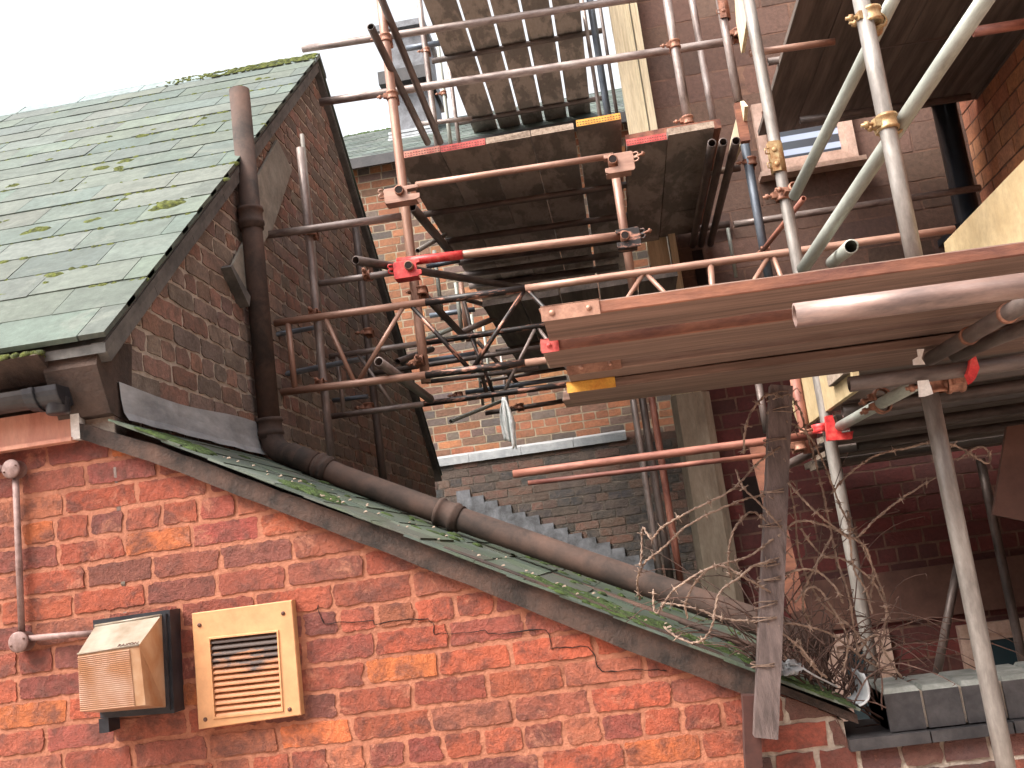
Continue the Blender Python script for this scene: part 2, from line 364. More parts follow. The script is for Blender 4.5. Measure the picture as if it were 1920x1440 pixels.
for (ya, za, yb, zb) in ((ey+.02, ez-.02, AY, AZ+.02), (AY, AZ+.02, FY+.08, EZ-.06)):
    t = Vector((0, yb-ya, zb-za)).normalized(); q = Vector((0, -t.z, t.y)); q = q if q.z > 0 else -q; N = 8; d = .05 if yb < 6 else .018
    for i in range(N):
        a = Vector((GX, ya+(yb-ya)*i/N, za+(zb-za)*i/N)); b_ = Vector((GX, ya+(yb-ya)*(i+1)/N-.003, za+(zb-za)*(i+1)/N))
        mb.prism([a-q*d, b_-q*d, b_+q*.016, a+q*.016], (.04, 0, 0))
mb.build('verge_board', 'verge', bld)
mb = MB()   # masonry below the eave and the rounded kneeler at the corner
mb.box((-7, YW+.0, 2.2), (GX-.23, YW+.2, EZ-.05))
mb.prism([(GX+.02, YW-.10, 2.36), (GX+.02, YW-.03, 2.22), (GX+.02, YW+.10, 2.20), (GX+.02, YW+.14, 2.47), (GX+.02, YW-.08, 2.44)], (-.17, 0, 0)); mb.v[-10:] = [v-Vector((.012, 0, 0)) for v in mb.v[-10:]]
mb.prism([(GX-.15, YW-.15, 2.405), (GX-.15, YW-.05, 2.34), (GX-.15, YW+.1, 2.33), (GX-.15, YW+.1, 2.43), (GX-.15, YW-.12, 2.425)], (-5.4, 0, 0))
mb.build('eave_corbel', 'stone', bld)
# painted fascia and gutter
mb = MB(); a = pY(0, 833, YW-.02); b_ = pY(141, 818, YW-.02); c = pY(140, 776, YW-.02)
mb.box((-7, YW-.03, b_.z-.005), (b_.x, YW-.001, c.z+.02)); mb.box((-7, YW-.045, b_.z-.016), (b_.x, YW-.001, b_.z-.004))
fa = mb.build('fascia', 'fascia', bld)
mb = MB(); mb.box((b_.x-.004, YW-.036, b_.z-.012), (b_.x+.024, YW-.002, c.z+.012)); mb.build('fascia_end_cap', 'white', bld)
gz = pY(60, 735, YW-.09).z; gx = pY(118, 750, YW-.09).x; mb = MB()
def gutter_prof(x, r=.052):
    return [Vector((x, YW-.085-r*math.cos(t), gz-r*math.sin(t))) for t in [math.pi*i/12 for i in range(13)]]
def gutter(mb, x0, x1, r, th=.004, mi=0):
    A, B = gutter_prof(x0, r), gutter_prof(x1, r); C, D = gutter_prof(x0, r-th), gutter_prof(x1, r-th)
    for i in range(12):
        mb.face([A[i], B[i], B[i+1], A[i+1]], mi, sm=True); mb.face([C[i+1], D[i+1], D[i], C[i]], mi, sm=True)
    for i in (0, 12): mb.face([A[i], B[i], D[i], C[i]], mi)
    mb.prism(B, (-.004, 0, 0), mi)
gutter(mb, -7, gx, .052); gut = mb.build('gutter', 'gutter', bld)
mb = MB(); gutter(mb, gx-.10, gx+.012, .060, .006); gutter(mb, gx-.075, gx-.06, .066, .006)
mb.lathe((gx-.02, YW-.085, gz-.03), (gx-.02, YW-.085, gz-.2), [(0, .035), (.045, .035), (.05, .03), (.05, 0)], 16)
mb.build('gutter_outlet', 'black', gut)
# ---- lead apron at the foot of the gable
def rz_apr(x): a_, b_ = pY(600, 940, YW-.06), pY(1600, 1329, YW-.06); return a_.z+(x-a_.x)*(b_.z-a_.z)/(b_.x-a_.x)
apr = MB(); N = 26
for i in range(N):
    ya = YW+.02+i*(1.36/N); yb = ya+1.36/N
    def P(y, k): 
        wob = .004*math.sin(y*23)+.004*noise.noise(Vector((y*9, k, 0)))
        return {0: Vector((GX+.04+wob, y, rz_apr(GX+.04)+.016)), 1: Vector((GX+.024+wob, y, 2.225)), 2: Vector((GX+.018+wob, y, 2.27)), 3: Vector((GX+.016, y, 2.318+.010*math.sin(y*5)+.02*(y-YW)/1.4))}[k]
    for k in range(3): apr.face([P(ya, k), P(yb, k), P(yb, k+1), P(ya, k+1)], sm=True)
    apr.face([P(ya, 3), P(yb, 3), P(yb, 3)+Vector((-.02, 0, 0)), P(ya, 3)+Vector((-.02, 0, 0))])
apr.build('lead_apron', 'lead', bld)
# ---- pale plaster patches on the gable
def gable_patch(px, name='plaster_patch', mt='wood_grey', th=.012):
    mb = MB(); mb.prism([pX(x, y, GX+.012+th) for x, y in px], (-th, 0, 0)); return mb.build(name, mt, bld)
MT['plaster'] = mat_plain('pale_plaster', (.20, .18, .15), (.34, .31, .26), 8, .9)
gable_patch([(520, 262), (548, 318), (512, 428), (485, 470), (484, 330)], mt='plaster')
gable_patch([(462, 445), (467, 470), (470, 560), (436, 498)], mt='plaster')
mb = MB(); mb.prism([pX(x, y, GX+.05) for x, y in [(433, 500), (436, 496), (470, 556), (468, 575)]], (-.05, 0, 0)); mb.build('timber_wedge', 'verge', bld)

# ---- lean-to: front wall, roof, barge board
lean = thing('lean_to_outbuilding', 'orange-red brick outbuilding wall with mossy lean-to roof sloping down to the right', 'outbuilding', (-.3, 4.5, 0))
PB = pick((.36, .085, .042), (.33, .078, .04), (.28, .068, .04), (.22, .062, .044), (.19, .058, .044), (.31, .08, .046), (.34, .11, .062), (.25, .06, .04), (.26, .068, .046), (.30, .09, .055), (.46, .13, .045), (.35, .085, .042))
mb = MB(); x0w, x1w = -2.5, .42
bt = [pY(x, y, YW) for x, y in ((-300, 850), (141, 822), (300, 872), (600, 985), (1158, 1212), (1418, 1312))]
def topz(x):
    if x < bt[1].x: return bt[1].z+.03
    for a, b_ in zip(bt[1:], bt[2:]):
        if x <= b_.x: return a.z+(b_.z-a.z)*(x-a.x)/(b_.x-a.x)
    return bt[-1].z+.05
XE = pY(1400, 1340, YW).x
bricks(mb, (x0w, YW, .78), (1, 0, 0), (0, 0, 1), (0, -1, 0), XE-x0w, 1.6, row=.0765, bl=.225, clip=lambda a: topz(x0w+a)+.03-.78, pal=PB, res=(16, 7), proud=.0035, jit=.0042, gap=.0145, header=5)
ou = [Vector((x0w, YW, 0)), Vector((XE, YW, 0)), Vector((XE, YW, topz(XE)+.02))] + [Vector((p.x, YW, p.z+.03)) for p in reversed(bt[1:-1])] + [Vector((x0w, YW, bt[1].z+.03))]
mb.prism(ou, (0, .2, 0), 1); mb.build('wall', ['brick', 'mortar'], lean)
# the stepped crack in the joints
mb = MB(); cr = [(596, 1135), (598, 1148), (608, 1170), (640, 1166), (700, 1163), (702, 1172), (750, 1163), (803, 1160), (812, 1168), (814, 1190), (860, 1187), (908, 1181), (915, 1188), (950, 1187), (1020, 1180), (1030, 1190), (1033, 1217), (1060, 1213), (1103, 1213), (1113, 1225), (1120, 1250), (1135, 1259), (1170, 1257), (1235, 1255), (1250, 1258)]
cr = [(a[0]+(b_[0]-a[0])*t+R(1.5)*(t > 0), a[1]+(b_[1]-a[1])*t+R(2.6)*(t > 0)) for a, b_ in zip(cr, cr[1:]) for t in (0, .33, .66)]+[cr[-1]]
C3 = [pY(x, y, YW-.006) for x, y in cr]
mb.ring_path(C3, [.0008+.0014*R(0, 1)**2 for _ in C3], 5); mb.build('crack', 'dark', lean)
# barge board (two edges lifted from the picture at the wall's own depth)
mb = MB(); top = [(148, 793), (300, 836), (600, 948), (880, 1043), (1158, 1148), (1422, 1257)]; bot = [(148, 822), (300, 872), (600, 988), (880, 1098), (1158, 1212), (1422, 1312)]
for i in range(5):
    q = [pY(*bot[i], YW-.035), pY(*bot[i+1], YW-.035), pY(*top[i+1], YW-.035), pY(*top[i], YW-.035)]
    M_ = 8
    for j in range(M_):
        f0, f1 = j/M_, (j+1)/M_
        e = [q[0].lerp(q[1], f0), q[0].lerp(q[1], f1), q[3].lerp(q[2], f1), q[3].lerp(q[2], f0)]
        wz = lambda p, s: p+Vector((0, .004*noise.noise(p*30), .004*noise.noise(p*22+Vector((s, 0, 0)))))
        e = [wz(e[0], 1), wz(e[1], 1), wz(e[2], 5), wz(e[3], 5)]
        mb.prism(e, (0, .10, 0))
mb.build('barge_board', 'barge', lean)
# lean-to slates: courses run back along y, slope down to the right
pA, pB = pY(600, 940, YW-.06), pY(1600, 1329, YW-.06); sl = (pB.z-pA.z)/(pB.x-pA.x)
def rz(x): return pA.z+(x-pA.x)*sl
LXE = pY(1612, 1340, YW-.06).x
vv = Vector((GX+.01-LXE, 0, rz(GX+.01)-rz(LXE))); Ls = vv.length; vv.normalize(); nn = Vector((-vv.z, 0, vv.x)); nn = nn if nn.z > 0 else -nn
PL = pick((.075, .10, .078), (.09, .115, .09), (.06, .08, .065), (.11, .13, .105), (.08, .085, .07))
mb = MB(); slates(mb, (LXE, YW-.06, rz(LXE)-.008), (0, 1, 0), vv, nn, 6.35, Ls, .16, .26, pal=PL, jit=.008, lift=.012)
mb.prism([(LXE, YW+.07, rz(LXE)-.016), (GX, YW+.07, rz(GX)-.016), (GX, YW+.07, rz(GX)-.05), (LXE, YW+.07, rz(LXE)-.05)], (0, 6.2, 0), 1)
mb.prism([(LXE, YW-.02, rz(LXE)-.016), (pY(1424, 1257, YW).x, YW-.02, rz(pY(1424, 1257, YW).x)-.016), (pY(1424, 1257, YW).x, YW-.02, rz(pY(1424, 1257, YW).x)-.04), (LXE, YW-.02, rz(LXE)-.04)], (0, .08, 0), 1)
mb.build('roof', ['slate_low', 'barge'], lean)
# moss on both roofs
def moss_clump(mb, p, n_, r, h, c=(1, 1, 1), stretch=1.0, u=Vector((1, 0, 0))):
    n_ = n_.normalized(); u = (u-n_*u.dot(n_)).normalized(); w_ = n_.cross(u); base = len(mb.v); sg, rg = 9, 4; sd_ = R(0, 99)
    for i in range(rg):
        f = i/(rg-1)
        for j in range(sg):
            a = 2*math.pi*j/sg; rr = r*math.cos(f*1.45)*(1+.35*noise.noise(Vector((math.cos(a)*1.5+sd_, math.sin(a)*1.5, f*2))))
            mb.v.append(p+u*math.cos(a)*rr*stretch+w_*math.sin(a)*rr+n_*(h*math.sin(f*1.5)*(1+R(.15))-.004))
    for i in range(rg-1):
        for j in range(sg):
            a = base+i*sg+j; b_ = base+i*sg+(j+1) % sg; mb.addf((a, b_, b_+sg, a+sg), 0, c, True)
    mb.addf([base+(rg-1)*sg+j for j in range(sg)], 0, c, True)
mm = MB()
def on_roof(px, py):
    d_ = ray(px, py); O_ = Vector((0, ey, ez))+sn*.012; t = (O_-EYE).dot(sn)/d_.dot(sn); return EYE+d_*t
for (px, py, r) in ((238, 305, .05), (225, 322, .045), (232, 316, .04), (190, 320, .05), (90, 305, .045), (25, 352, .05), (268, 258, .05), (210, 258, .04), (320, 388, .07), (300, 395, .055), (170, 418, .045), (75, 435, .06), (60, 440, .05), (12, 418, .04), (225, 378, .04), (305, 383, .035), (225, 500, .0), (95, 520, .045), (80, 535, .04), (385, 225, .04), (293, 245, .04), (495, 150, .05), (130, 265, .035), (2, 558, .04), (108, 613, .03), (160, 345, .03)):
    if r:
        r *= .75
        p = on_roof(px, py)
        for _ in range(3): moss_clump(mm, p+Vector((R(.03), 0, 0))+sv*R(.012), sn, r*R(.5, .85), r*R(.4, .6), stretch=1.4)
random.seed(21)
for k in range(1, 18):      # along the lower edges of the slates
    x = -3.2
    while x < GX+.01:
        x += R(.015, .06)
        dens = noise.noise(Vector((x*1.3, k*.7, 3)))+.25*noise.noise(Vector((x*6, k*2.1, 8)))
        if dens > -.07 + .012*abs(k-9):
            p = Vector((x, ey, ez))+sv*(k*.205-.003)+sn*.013
            moss_clump(mm, p, sn, R(.007, .016)*(1+max(0, dens)*1.3), R(.008, .017), stretch=1.5)
for i in range(420):
    x = -2.5+R(0, 1)**.6*(GX+2.55); y_ = R(.0, .12); p = Vector((x, AY-y_, AZ+.088-y_*.82)); moss_clump(mm, p, Vector((0, -.4, 1)), R(.006, .016)*min(1, .35+(x+2.5)), R(.003, .008), stretch=1.6)
for i in range(160):
    p = Vector((R(-2.6, GX-.15), YW-.1-R(0, .05), 2.415)); moss_clump(mm, p, Vector((0, -.6, .8)), R(.008, .018), R(.006, .012))
stuff(mm.build('moss', 'moss'), 'cushions and lines of yellow-green moss on the big slate roof', 'moss')
mm = MB(); random.seed(5)
for i in range(2400):
    x = R(GX+.1, LXE-.02); y = YW-.05+abs(random.gauss(0, .16)); dens = noise.noise(Vector((x*3.2, y*2, 1)))
    if dens < .05-.12*(x > -.1): continue
    p = Vector((x, y, rz(x)+.008)); moss_clump(mm, p, nn, R(.008, .022), R(.003, .009), u=Vector((1, 0, sl)), stretch=1.5)
for i in range(300):
    x = R(GX+.1, LXE-.02); y = YW+R(.5, 6.0); moss_clump(mm, Vector((x, y, rz(x)+.008)), nn, R(.01, .03), R(.004, .012), u=Vector((0, 1, 0)), stretch=2)
stuff(mm.build('moss', 'moss_dark'), 'dark green moss and litter on the narrow lean-to roof', 'moss')
mb = MB(); random.seed(11)
for i in range(70):
    x = R(GX+.3, LXE); y = YW+abs(random.gauss(0, .25)); p = Vector((x, y, rz(x)+.014)); s_ = R(.002, .007)
    mb.hexa([p+Vector((-s_, -s_, 0)), p+Vector((s_, -s_*.6, .001)), p+Vector((s_*.8, s_, 0)), p+Vector((-s_, s_*.7, 0)), p+Vector((-s_*.6, -s_*.6, s_*.7)), p+Vector((s_*.5, -s_*.4, s_)), p+Vector((s_*.5, s_*.6, s_*.5)), p+Vector((-s_*.5, s_*.5, s_*.8))])
stuff(mb.build('mortar_crumbs', 'end_grain'), 'pale mortar crumbs scattered on the lean-to slates', 'rubble')

# ---- yard wall to the right with blue-black brick-on-edge coping
random.seed(3)
yard = thing('yard_wall', 'low brick wall with blue-black brick coping at lower right', 'wall', (1.2, 3.1, 0))
YR = YW+.0; zt = pY(1700, 1288, YR).z; zb = pY(1700, 1368, YR).z; zl = pY(1700, 1390, YR).z
mb = MB(); xs = pY(1400, 1340, YR).x
PR = pick((.24, .065, .045), (.18, .06, .045), (.30, .08, .05), (.15, .07, .055), (.10, .05, .045))
ctop = lambda x: (zl-.01) if x > pY(1590, 1400, YR).x else rz(x)-.045
bricks(mb, (xs+.002, YR, .70), (1, 0, 0), (0, 0, 1), (0, -1, 0), 1.6, .75, row=.0765, bl=.225, clip=lambda a: ctop(xs+a)-.70, pal=PR, res=(9, 4), jit=.004, gap=.012)
e = pY(1590, 1400, YR).x
mb.prism([(xs+.002, YR, 0), (2.6, YR, 0), (2.6, YR, zl-.01), (e, YR, zl-.01), (e, YR, rz(e)-.05), (xs+.002, YR, rz(xs)-.05)], (0, .2, 0), 1)
mb.build('wall', ['brick', 'mortar_dark'], yard)
mb = MB(); x = e-.0
while x < 2.5:
    L = .215; mb.box((x, YR-.035+R(.002), zl-.004), (x+L-.004, YR+.24, zb-.004+R(.001))); x += L
mb.build('tile_course', 'coping', yard)
mb = MB(); x = pY(1655, 1300, YR).x; h = zt-zb
while x < 2.5:
    L = .066*R(.97, 1.03)*1.6; t = R(.002); y0 = YR-.012+R(.002)
    mb.hexa([(x, y0, zb), (x+L-.008, y0, zb), (x+L-.008, YR+.225, zb), (x, YR+.225, zb), (x, y0+.004, zt+t-.012), (x+L-.008, y0+.004, zt+t-.012), (x+L-.008, YR+.22, zt+t-.012), (x, YR+.22, zt+t-.012)])
    mb.hexa([(x, y0+.004, zt+t-.012), (x+L-.008, y0+.004, zt+t-.012), (x+L-.008, YR+.22, zt+t-.012), (x, YR+.22, zt+t-.012), (x+.006, y0+.018, zt+t), (x+L-.014, y0+.018, zt+t), (x+L-.014, YR+.21, zt+t), (x+.006, YR+.21, zt+t)], 1)
    x += L
mb.box((pY(1655, 1300, YR).x, YR+.0, zb+.001), (2.5, YR+.21, zt-.014), 2)
mb.build('coping', ['coping', 'coping_top', 'mortar_dark'], yard)
# turned-up pale sheet at the roof's lower end
mb = MB(); N = 10; A = pY(1603, 1325, YR-.05); prof = []
for i in range(N+1):
    t = i/N; an = -math.pi*.5+t*math.pi*.72
    prof.append(Vector((A.x+.012+.030*math.cos(an), 0, A.z+.034+.030*math.sin(an)*1.05+(.05*max(0, t-.5)))))

for j in range(7):
    for p in prof: mb.v.append(Vector((p.x+.0015*math.sin(j*2.1), YR-.05+j*.028, p.z+.002*math.sin(j*1.7+p.x*60))))
for j in range(6):
    for i in range(len(prof)-1): a = j*len(prof)+i; mb.addf((a, a+1, a+1+len(prof), a+len(prof)), 0, sm=True)
up = mb.build('lead_upstand', 'lead_light', yard); md = up.modifiers.new('s', 'SOLIDIFY'); md.thickness = .005

# ---- unseen terrace added behind the viewer: it closes off the low sky and throws warm light back
opp = thing('added_bounce_terrace', 'added unseen terrace behind the viewer, for blocking sky and bouncing warm light', 'building', (0, -4.2, 0))
mb = MB(); mb.box((-9, -4.4, 0), (9, -4.0, 5.2)); mb.build('wall', 'opp', opp)
mb = MB(); mb.prism([(-9.2, -3.9, 5.15), (-9.2, -6.2, 7.0), (-9.2, -8.5, 5.15)], (18.4, 0, 0)); mb.build('roof', 'verge', opp)

# ---- far brick building facing the camera
random.seed(9)
far = thing('far_brick_building', 'orange and grey brick building with slate roof behind the gable', 'building', (-1.5, 9.6, 0))
FYW = 9.6; fz = pY(690, 312, FYW).z
PF = pick((.30, .115, .055), (.26, .10, .052), (.13, .085, .068), (.10, .08, .072), (.19, .095, .06), (.14, .105, .085), (.34, .145, .065), (.28, .11, .055))
mb = MB(); bricks(mb, (-3.3, FYW, 2.3), (1, 0, 0), (0, 0, 1), (0, -1, 0), 4.6, fz-2.3, row=.077, pal=PF, res=(3, 2), proud=.003, jit=.003, gap=.011)
mb.box((-3.6, FYW, 0), (1.4, FYW+.2, fz), 1); mb.build('wall', ['brick_far', 'mortar_far'], far)
mb = MB(); rv = Vector((0, 1, .62)).normalized(); rn = Vector((0, -rv.z, rv.y)); zr = pY(690, 297, FYW-.12).z
ridge_len = 1.9
slates(mb, (-4.2, FYW-.14, zr), (1, 0, 0), rv, rn, 5.6, ridge_len, .10, .22, pal=pick((.08, .10, .088), (.095, .115, .10), (.068, .085, .078)))
mb.prism([(-4.2, FYW-.14, zr), (-4.2, FYW-.14, zr-.05)] + [tuple(Vector((-4.2, FYW-.14, zr))+rv*ridge_len+Vector((0, 0, -.05))), tuple(Vector((-4.2, FYW-.14, zr))+rv*ridge_len)], (5.6, 0, 0), 1)
mb.build('roof', ['slate', 'verge'], far)
mb = MB(); mb.box((-4.2, FYW-.17, zr-.10), (1.4, FYW-.14, zr+.005)); mb.build('gutter_board', 'gutter', far)
mm = MB()
for i in range(90): moss_clump(mm, Vector((R(-2.9, -1.7), FYW-.14, zr))+rv*(ridge_len-.0-R(0, .04)), rn, R(.015, .04), R(.01, .03))
stuff(mm.build('moss', 'moss_dark'), 'moss along the ridge of the far slate roof', 'moss')
# chimney / lead-clad dormer on the far roof
ch = thing('lead_clad_chimney', 'blue-grey lead-clad chimney stack on the far roof behind the scaffold', 'chimney', tuple(pY(775, 270, 10.4)))
mb = MB(); a = pY(738, 265, 10.3); b_ = pY(830, 40, 10.3)
mb.box((a.x, 10.3, a.z-.3), (a.x+.46, 11.0, b_.z-.02)); mb.build('stack', 'lead_blue', ch)
mb = MB(); q = pY(712, 162, 10.2); q2 = pY(712, 138, 10.2); mb.box((q.x, 10.16, q.z), (a.x+.5, 11.1, q2.z)); mb.build('projecting_band', 'gutter', ch)
mb = MB(); q = pY(715, 45, 10.25); mb.box((a.x-.05, 10.22, b_.z-.02), (a.x+.5, 11.05, b_.z+.05)); mb.build('cap', 'lead_blue', ch)
mb = MB(); q = pY(745, 240, 10.25)
for i in range(3): mb.box((a.x-.03, 10.21, q.z-.08-i*.04), (a.x+.5, 10.3, q.z-.05-i*.04))
mb.box((a.x-.04, 10.2, q.z-.25), (a.x+.5, 10.31, q.z-.13)); mb.build('apron_flashing', 'lead', ch)

# lower wall in front with lead capping and stepped flashing
low = thing('lower_brick_wall', 'sooty lower brick wall with lead capping and stepped flashing', 'wall', (-.8, 9.2, 0))
LY = 9.22; zc1 = pY(1000, 850, LY).z; zc0 = zc1
PD = pick((.10, .06, .048), (.125, .07, .052), (.075, .055, .048), (.06, .05, .046), (.15, .075, .055), (.045, .042, .042))
mb = MB(); bricks(mb, (GX-.3, LY, .9), (1, 0, 0), (0, 0, 1), (0, -1, 0), 2.4, zc1-.9, row=.077, pal=PD, res=(4, 2), proud=.004, jit=.004, gap=.010)
mb.box((GX-.35, LY, 0), (.95, LY+.3, zc1), 1); mb.build('wall', ['brick_gable', 'mortar_low'], low)
mb = MB(); rgt = pY(1172, 800, LY).x
for i in range(4):
    xa = GX-.3+i*(rgt-GX+.3)/4; xb = GX-.3+(i+1)*(rgt-GX+.3)/4-.004
    mb.hexa([(xa, LY-.03, zc1), (xb, LY-.03, zc1), (xb, LY+.33, zc1), (xa, LY+.33, zc1), (xa, LY-.03, zc1+.07), (xb, LY-.03, zc1+.07), (xb, LY+.33, zc1+.13), (xa, LY+.33, zc1+.13)])
mb.build('lead_capping', 'lead_light', low)
mb = MB(); x = GX+.02; zf = pY(860, 905, LY-.012).z
k = 0
while x < .12:
    zt_ = rz(x)+.125+R(.012); mb.prism([(x, LY-.02+R(.003), rz(x)-.03), (x+.125, LY-.02, rz(x+.125)-.03), (x+.125, LY-.02, zt_-.0), (x, LY-.02+R(.003), zt_)], (0, .012+.002*(k % 2), 0)); x += .118; k += 1
mb.build('stepped_flashing', 'lead_blue', low)

# ---- building on the right: blockwork wall at y = 6.9 with cream return, right-hand wall at x = 2.65
random.seed(13)
BY = 6.9; cxr = pY(1232, 250, BY).x
rb = thing('blockwork_building', 'brown painted blockwork building behind the scaffold with small window', 'building', (1.6, 7.0, 0))
PK = pick((.105, .06, .046), (.12, .068, .05), (.095, .055, .043), (.13, .075, .054))
def no_openings(a, b_):
    return True
mb = MB(); bricks(mb, (cxr, BY, 2.75), (1, 0, 0), (0, 0, 1), (0, -1, 0), 2.4, 3.6, row=.205, bl=.43, pal=PK, res=(8, 4), proud=.002, jit=.004, header=0, gap=.012)
PQ_shade = pick((.12, .022, .018), (.10, .02, .018), (.08, .024, .02))  # red paint darkened to stand in for shade under the deck
bricks(mb, (cxr, BY, 0.2), (1, 0, 0), (0, 0, 1), (0, -1, 0), 2.4, 2.55, row=.10, bl=.25, pal=PQ_shade, res=(3, 2), proud=.004, jit=.003, gap=.012, mi=2)
mb.box((cxr, BY, 0), (4.2, BY+.25, 6.9), 1)
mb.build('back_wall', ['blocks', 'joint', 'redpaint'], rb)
mb = MB(); mb.box((cxr-.03, BY+.02, 0), (cxr-.001, 9.2, 6.9)); mb.build('return_wall', 'plaster', rb)
RXW = 2.62
PO = pick((.50, .20, .09), (.44, .17, .08), (.52, .24, .12), (.38, .14, .07))
mb = MB(); bricks(mb, (RXW, BY-.002, 2.2), (0, -1, 0), (0, 0, 1), (-1, 0, 0), 4.4, 3.8, row=.11, bl=.27, pal=PO, res=(2, 1), proud=.004, jit=.002, gap=.012)
mb.box((RXW, 2.2, 0), (RXW+.25, BY-.002, 6.5), 1); mb.build('side_wall', ['brick_far', 'joint'], rb)
# vertical cream timbers at the corner (three boards)
for nm, x0, x1, yy, lab in (('corner_board', -.19, -.055, BY-.05, 'wide cream flaking board standing at the corner of the blockwork wall'), ('corner_board', -.045, .0, BY-.10, 'narrow cream board against the corner of the blockwork wall')):
    mb = MB(); N = 14
    for i in range(N):
        za, zb_ = 1.0+i*5.4/N, 1.0+(i+1)*5.4/N
        mb.box((cxr+x0+.003*noise.noise(Vector((i, x0, 0))), yy, za), (cxr+x1, yy+.12, zb_))
    tag(mb.build(nm, 'wood_pale'), lab, 'board')
mb = MB(); mb.prism([(cxr-.20, BY-.12, 0), (cxr-.17, BY-.17, 0), (cxr+.0, BY-.17, 0), (cxr+.05, BY-.12, 0), (cxr+.05, BY-.003, 0), (cxr-.20, BY-.003, 0)], (0, 0, 2.55)); tag(mb.build('stone_pier', 'pier'), 'pale grey stone pier rising behind the red-brown rails', 'pier')
# upper window
wn = thing('small_window', 'small upper window with pinkish frame and half-drawn blind', 'window', tuple(pY(1520, 330, BY-.02)))
A, B = pY(1440, 330, BY-.02), pY(1612, 300, BY-.02); top_ = pY(1590, 170, BY-.02).z
x0, x1, z0, z1 = pY(1424, 300, BY).x, pY(1603, 280, BY).x, pY(1520, 318, BY).z, top_
def frame(parent, x0, x1, z0, z1, y, t=.06, d=.06, name='frame', mat='frame'):
    mb = MB(); mb.box((x0, y-d, z0), (x0+t, y, z1)); mb.box((x1-t, y-d, z0), (x1, y, z1)); mb.box((x0+t, y-d, z0), (x1-t, y, z0+t)); mb.box((x0+t, y-d, z1-t), (x1-t, y, z1))
    q = t*.55; mb.box((x0+t, y-d*.6, z0+t), (x0+t+q, y, z1-t)); mb.box((x1-t-q, y-d*.6, z0+t), (x1-t, y, z1-t)); mb.box((x0+t+q, y-d*.6, z0+t), (x1-t-q, y, z0+t+q)); mb.box((x0+t+q, y-d*.6, z1-t-q), (x1-t-q, y, z1-t))
    f = mb.build(name, mat, parent); return f
frame(wn, x0, x1, z0, z1, BY-.004)
mb = MB(); mb.box((x0+.09, BY-.02, z0+.09), (x1-.09, BY-.012, z1-.09)); mb.build('pane', 'blind', wn)
mb = MB(); mb.box((x0-.03, BY-.13, z0-.035), (x1+.03, BY-.004, z0-.003)); mb.build('sill', 'frame', wn)
# lower windows / door heads seen through the dark
for (pa, pb, zt_, lab) in (((1790, 1170), (1925, 1160), 1165, 'lower right window with pinkish frame under the dark deck'), ((1540, 1190), (1662, 1180), 1185, 'smaller lower window half hidden behind barbed wire and twigs')):
    xa, xb = pY(*pa, BY).x, pY(*pb, BY).x; zz = pY((pa[0]+pb[0])/2, zt_, BY).z; wq = thing('lower_window', lab, 'window', (xa, BY-.02, zz-.8))
    frame(wq, xa, xb, zz-.8, zz, BY-.004, .07, .05); mb = MB(); mb.box((xa+.1, BY-.02, zz-.7), (xb-.1, BY-.012, zz-.1)); mb.build('pane', 'glass', wq)
a = pY(1480, 1180, BY); b_ = pY(1500, 1095, BY)
mb = MB(); mb.box((pY(1480, 1140, BY).x, BY-.03, pY(1600, 1175, BY).z), (RXW-.01, BY-.008, pY(1600, 1080, BY).z)); mb.build('render_band', 'render', rb)
mb = MB(); xx = pY(1388, 900, BY-.01).x; mb.box((xx, BY-.02, pY(1400, 965, BY).z), (xx+.16, BY-.008, pY(1400, 895, BY).z)); mb.build('vent_opening', 'dark', rb)
mb = MB(); xx = pY(1302, 500, BY-.01).x; mb.box((xx, BY-.02, pY(1310, 535, BY).z), (xx+.07, BY-.008, pY(1310, 470, BY).z)); mb.build('air_slot', 'dark', rb)
# black downpipe
P1 = pY(1768, 190, 6.55); mb = MB(); mb.lathe((P1.x, 6.55, 1.9), (P1.x, 6.55, 6.5), [(0, .075), (1.3, .075), (1.3, .085), (1.38, .085), (1.38, .075), (4.6, .075)], 20)
mb.box((P1.x-.1, 6.52, 3.3), (P1.x+.1, BY, 3.34))
tag(mb.build('black_downpipe', 'pipe_black'), 'thick black downpipe in the corner beside the small window', 'downpipe')

# ================================================================= THINGS ON THE FRONT WALL
# cast iron soil pipe: down the gable, then along the roof
random.seed(17)
sp = thing('soil_pipe', 'brown cast-iron soil pipe down the gable and along the lean-to roof', 'soil pipe', tuple(pX(500, 800, GX+.12)))
PYp = 4.25; pr_ = .047
v0 = pY(506, 800, PYp); tp = pY(455, 168, PYp)
px_ = v0.x
mb = MB(); ztop, zbot = tp.z, v0.z
mb.lathe((px_, PYp, ztop), (px_, PYp, 0), [(0, pr_-.008), (0, pr_*.97), (ztop-zbot, pr_*1.0), (ztop-zbot, pr_-.008), (0, pr_-.008)], 28); mb.build('stack', 'iron', sp)
def collar(A, d_, L=.085, r=pr_):
    A = Vector(A); mb = MB(); mb.lathe(A, A+Vector(d_), [(0, r), (0, r+.010), (.014, r+.012), (.018, r+.006), (L*.6, r+.006), (L*.65, r+.011), (L*.8, r+.011), (L*.85, r+.005), (L, r+.006), (L, r)], 28); return mb.build('collar', 'iron', sp)
cz = pY(473, 390, PYp).z; collar((px_, PYp, cz), (0, 0, -1), .10)
cz = pY(505, 785, PYp).z; collar((px_, PYp, cz), (0, 0, -1), .09)
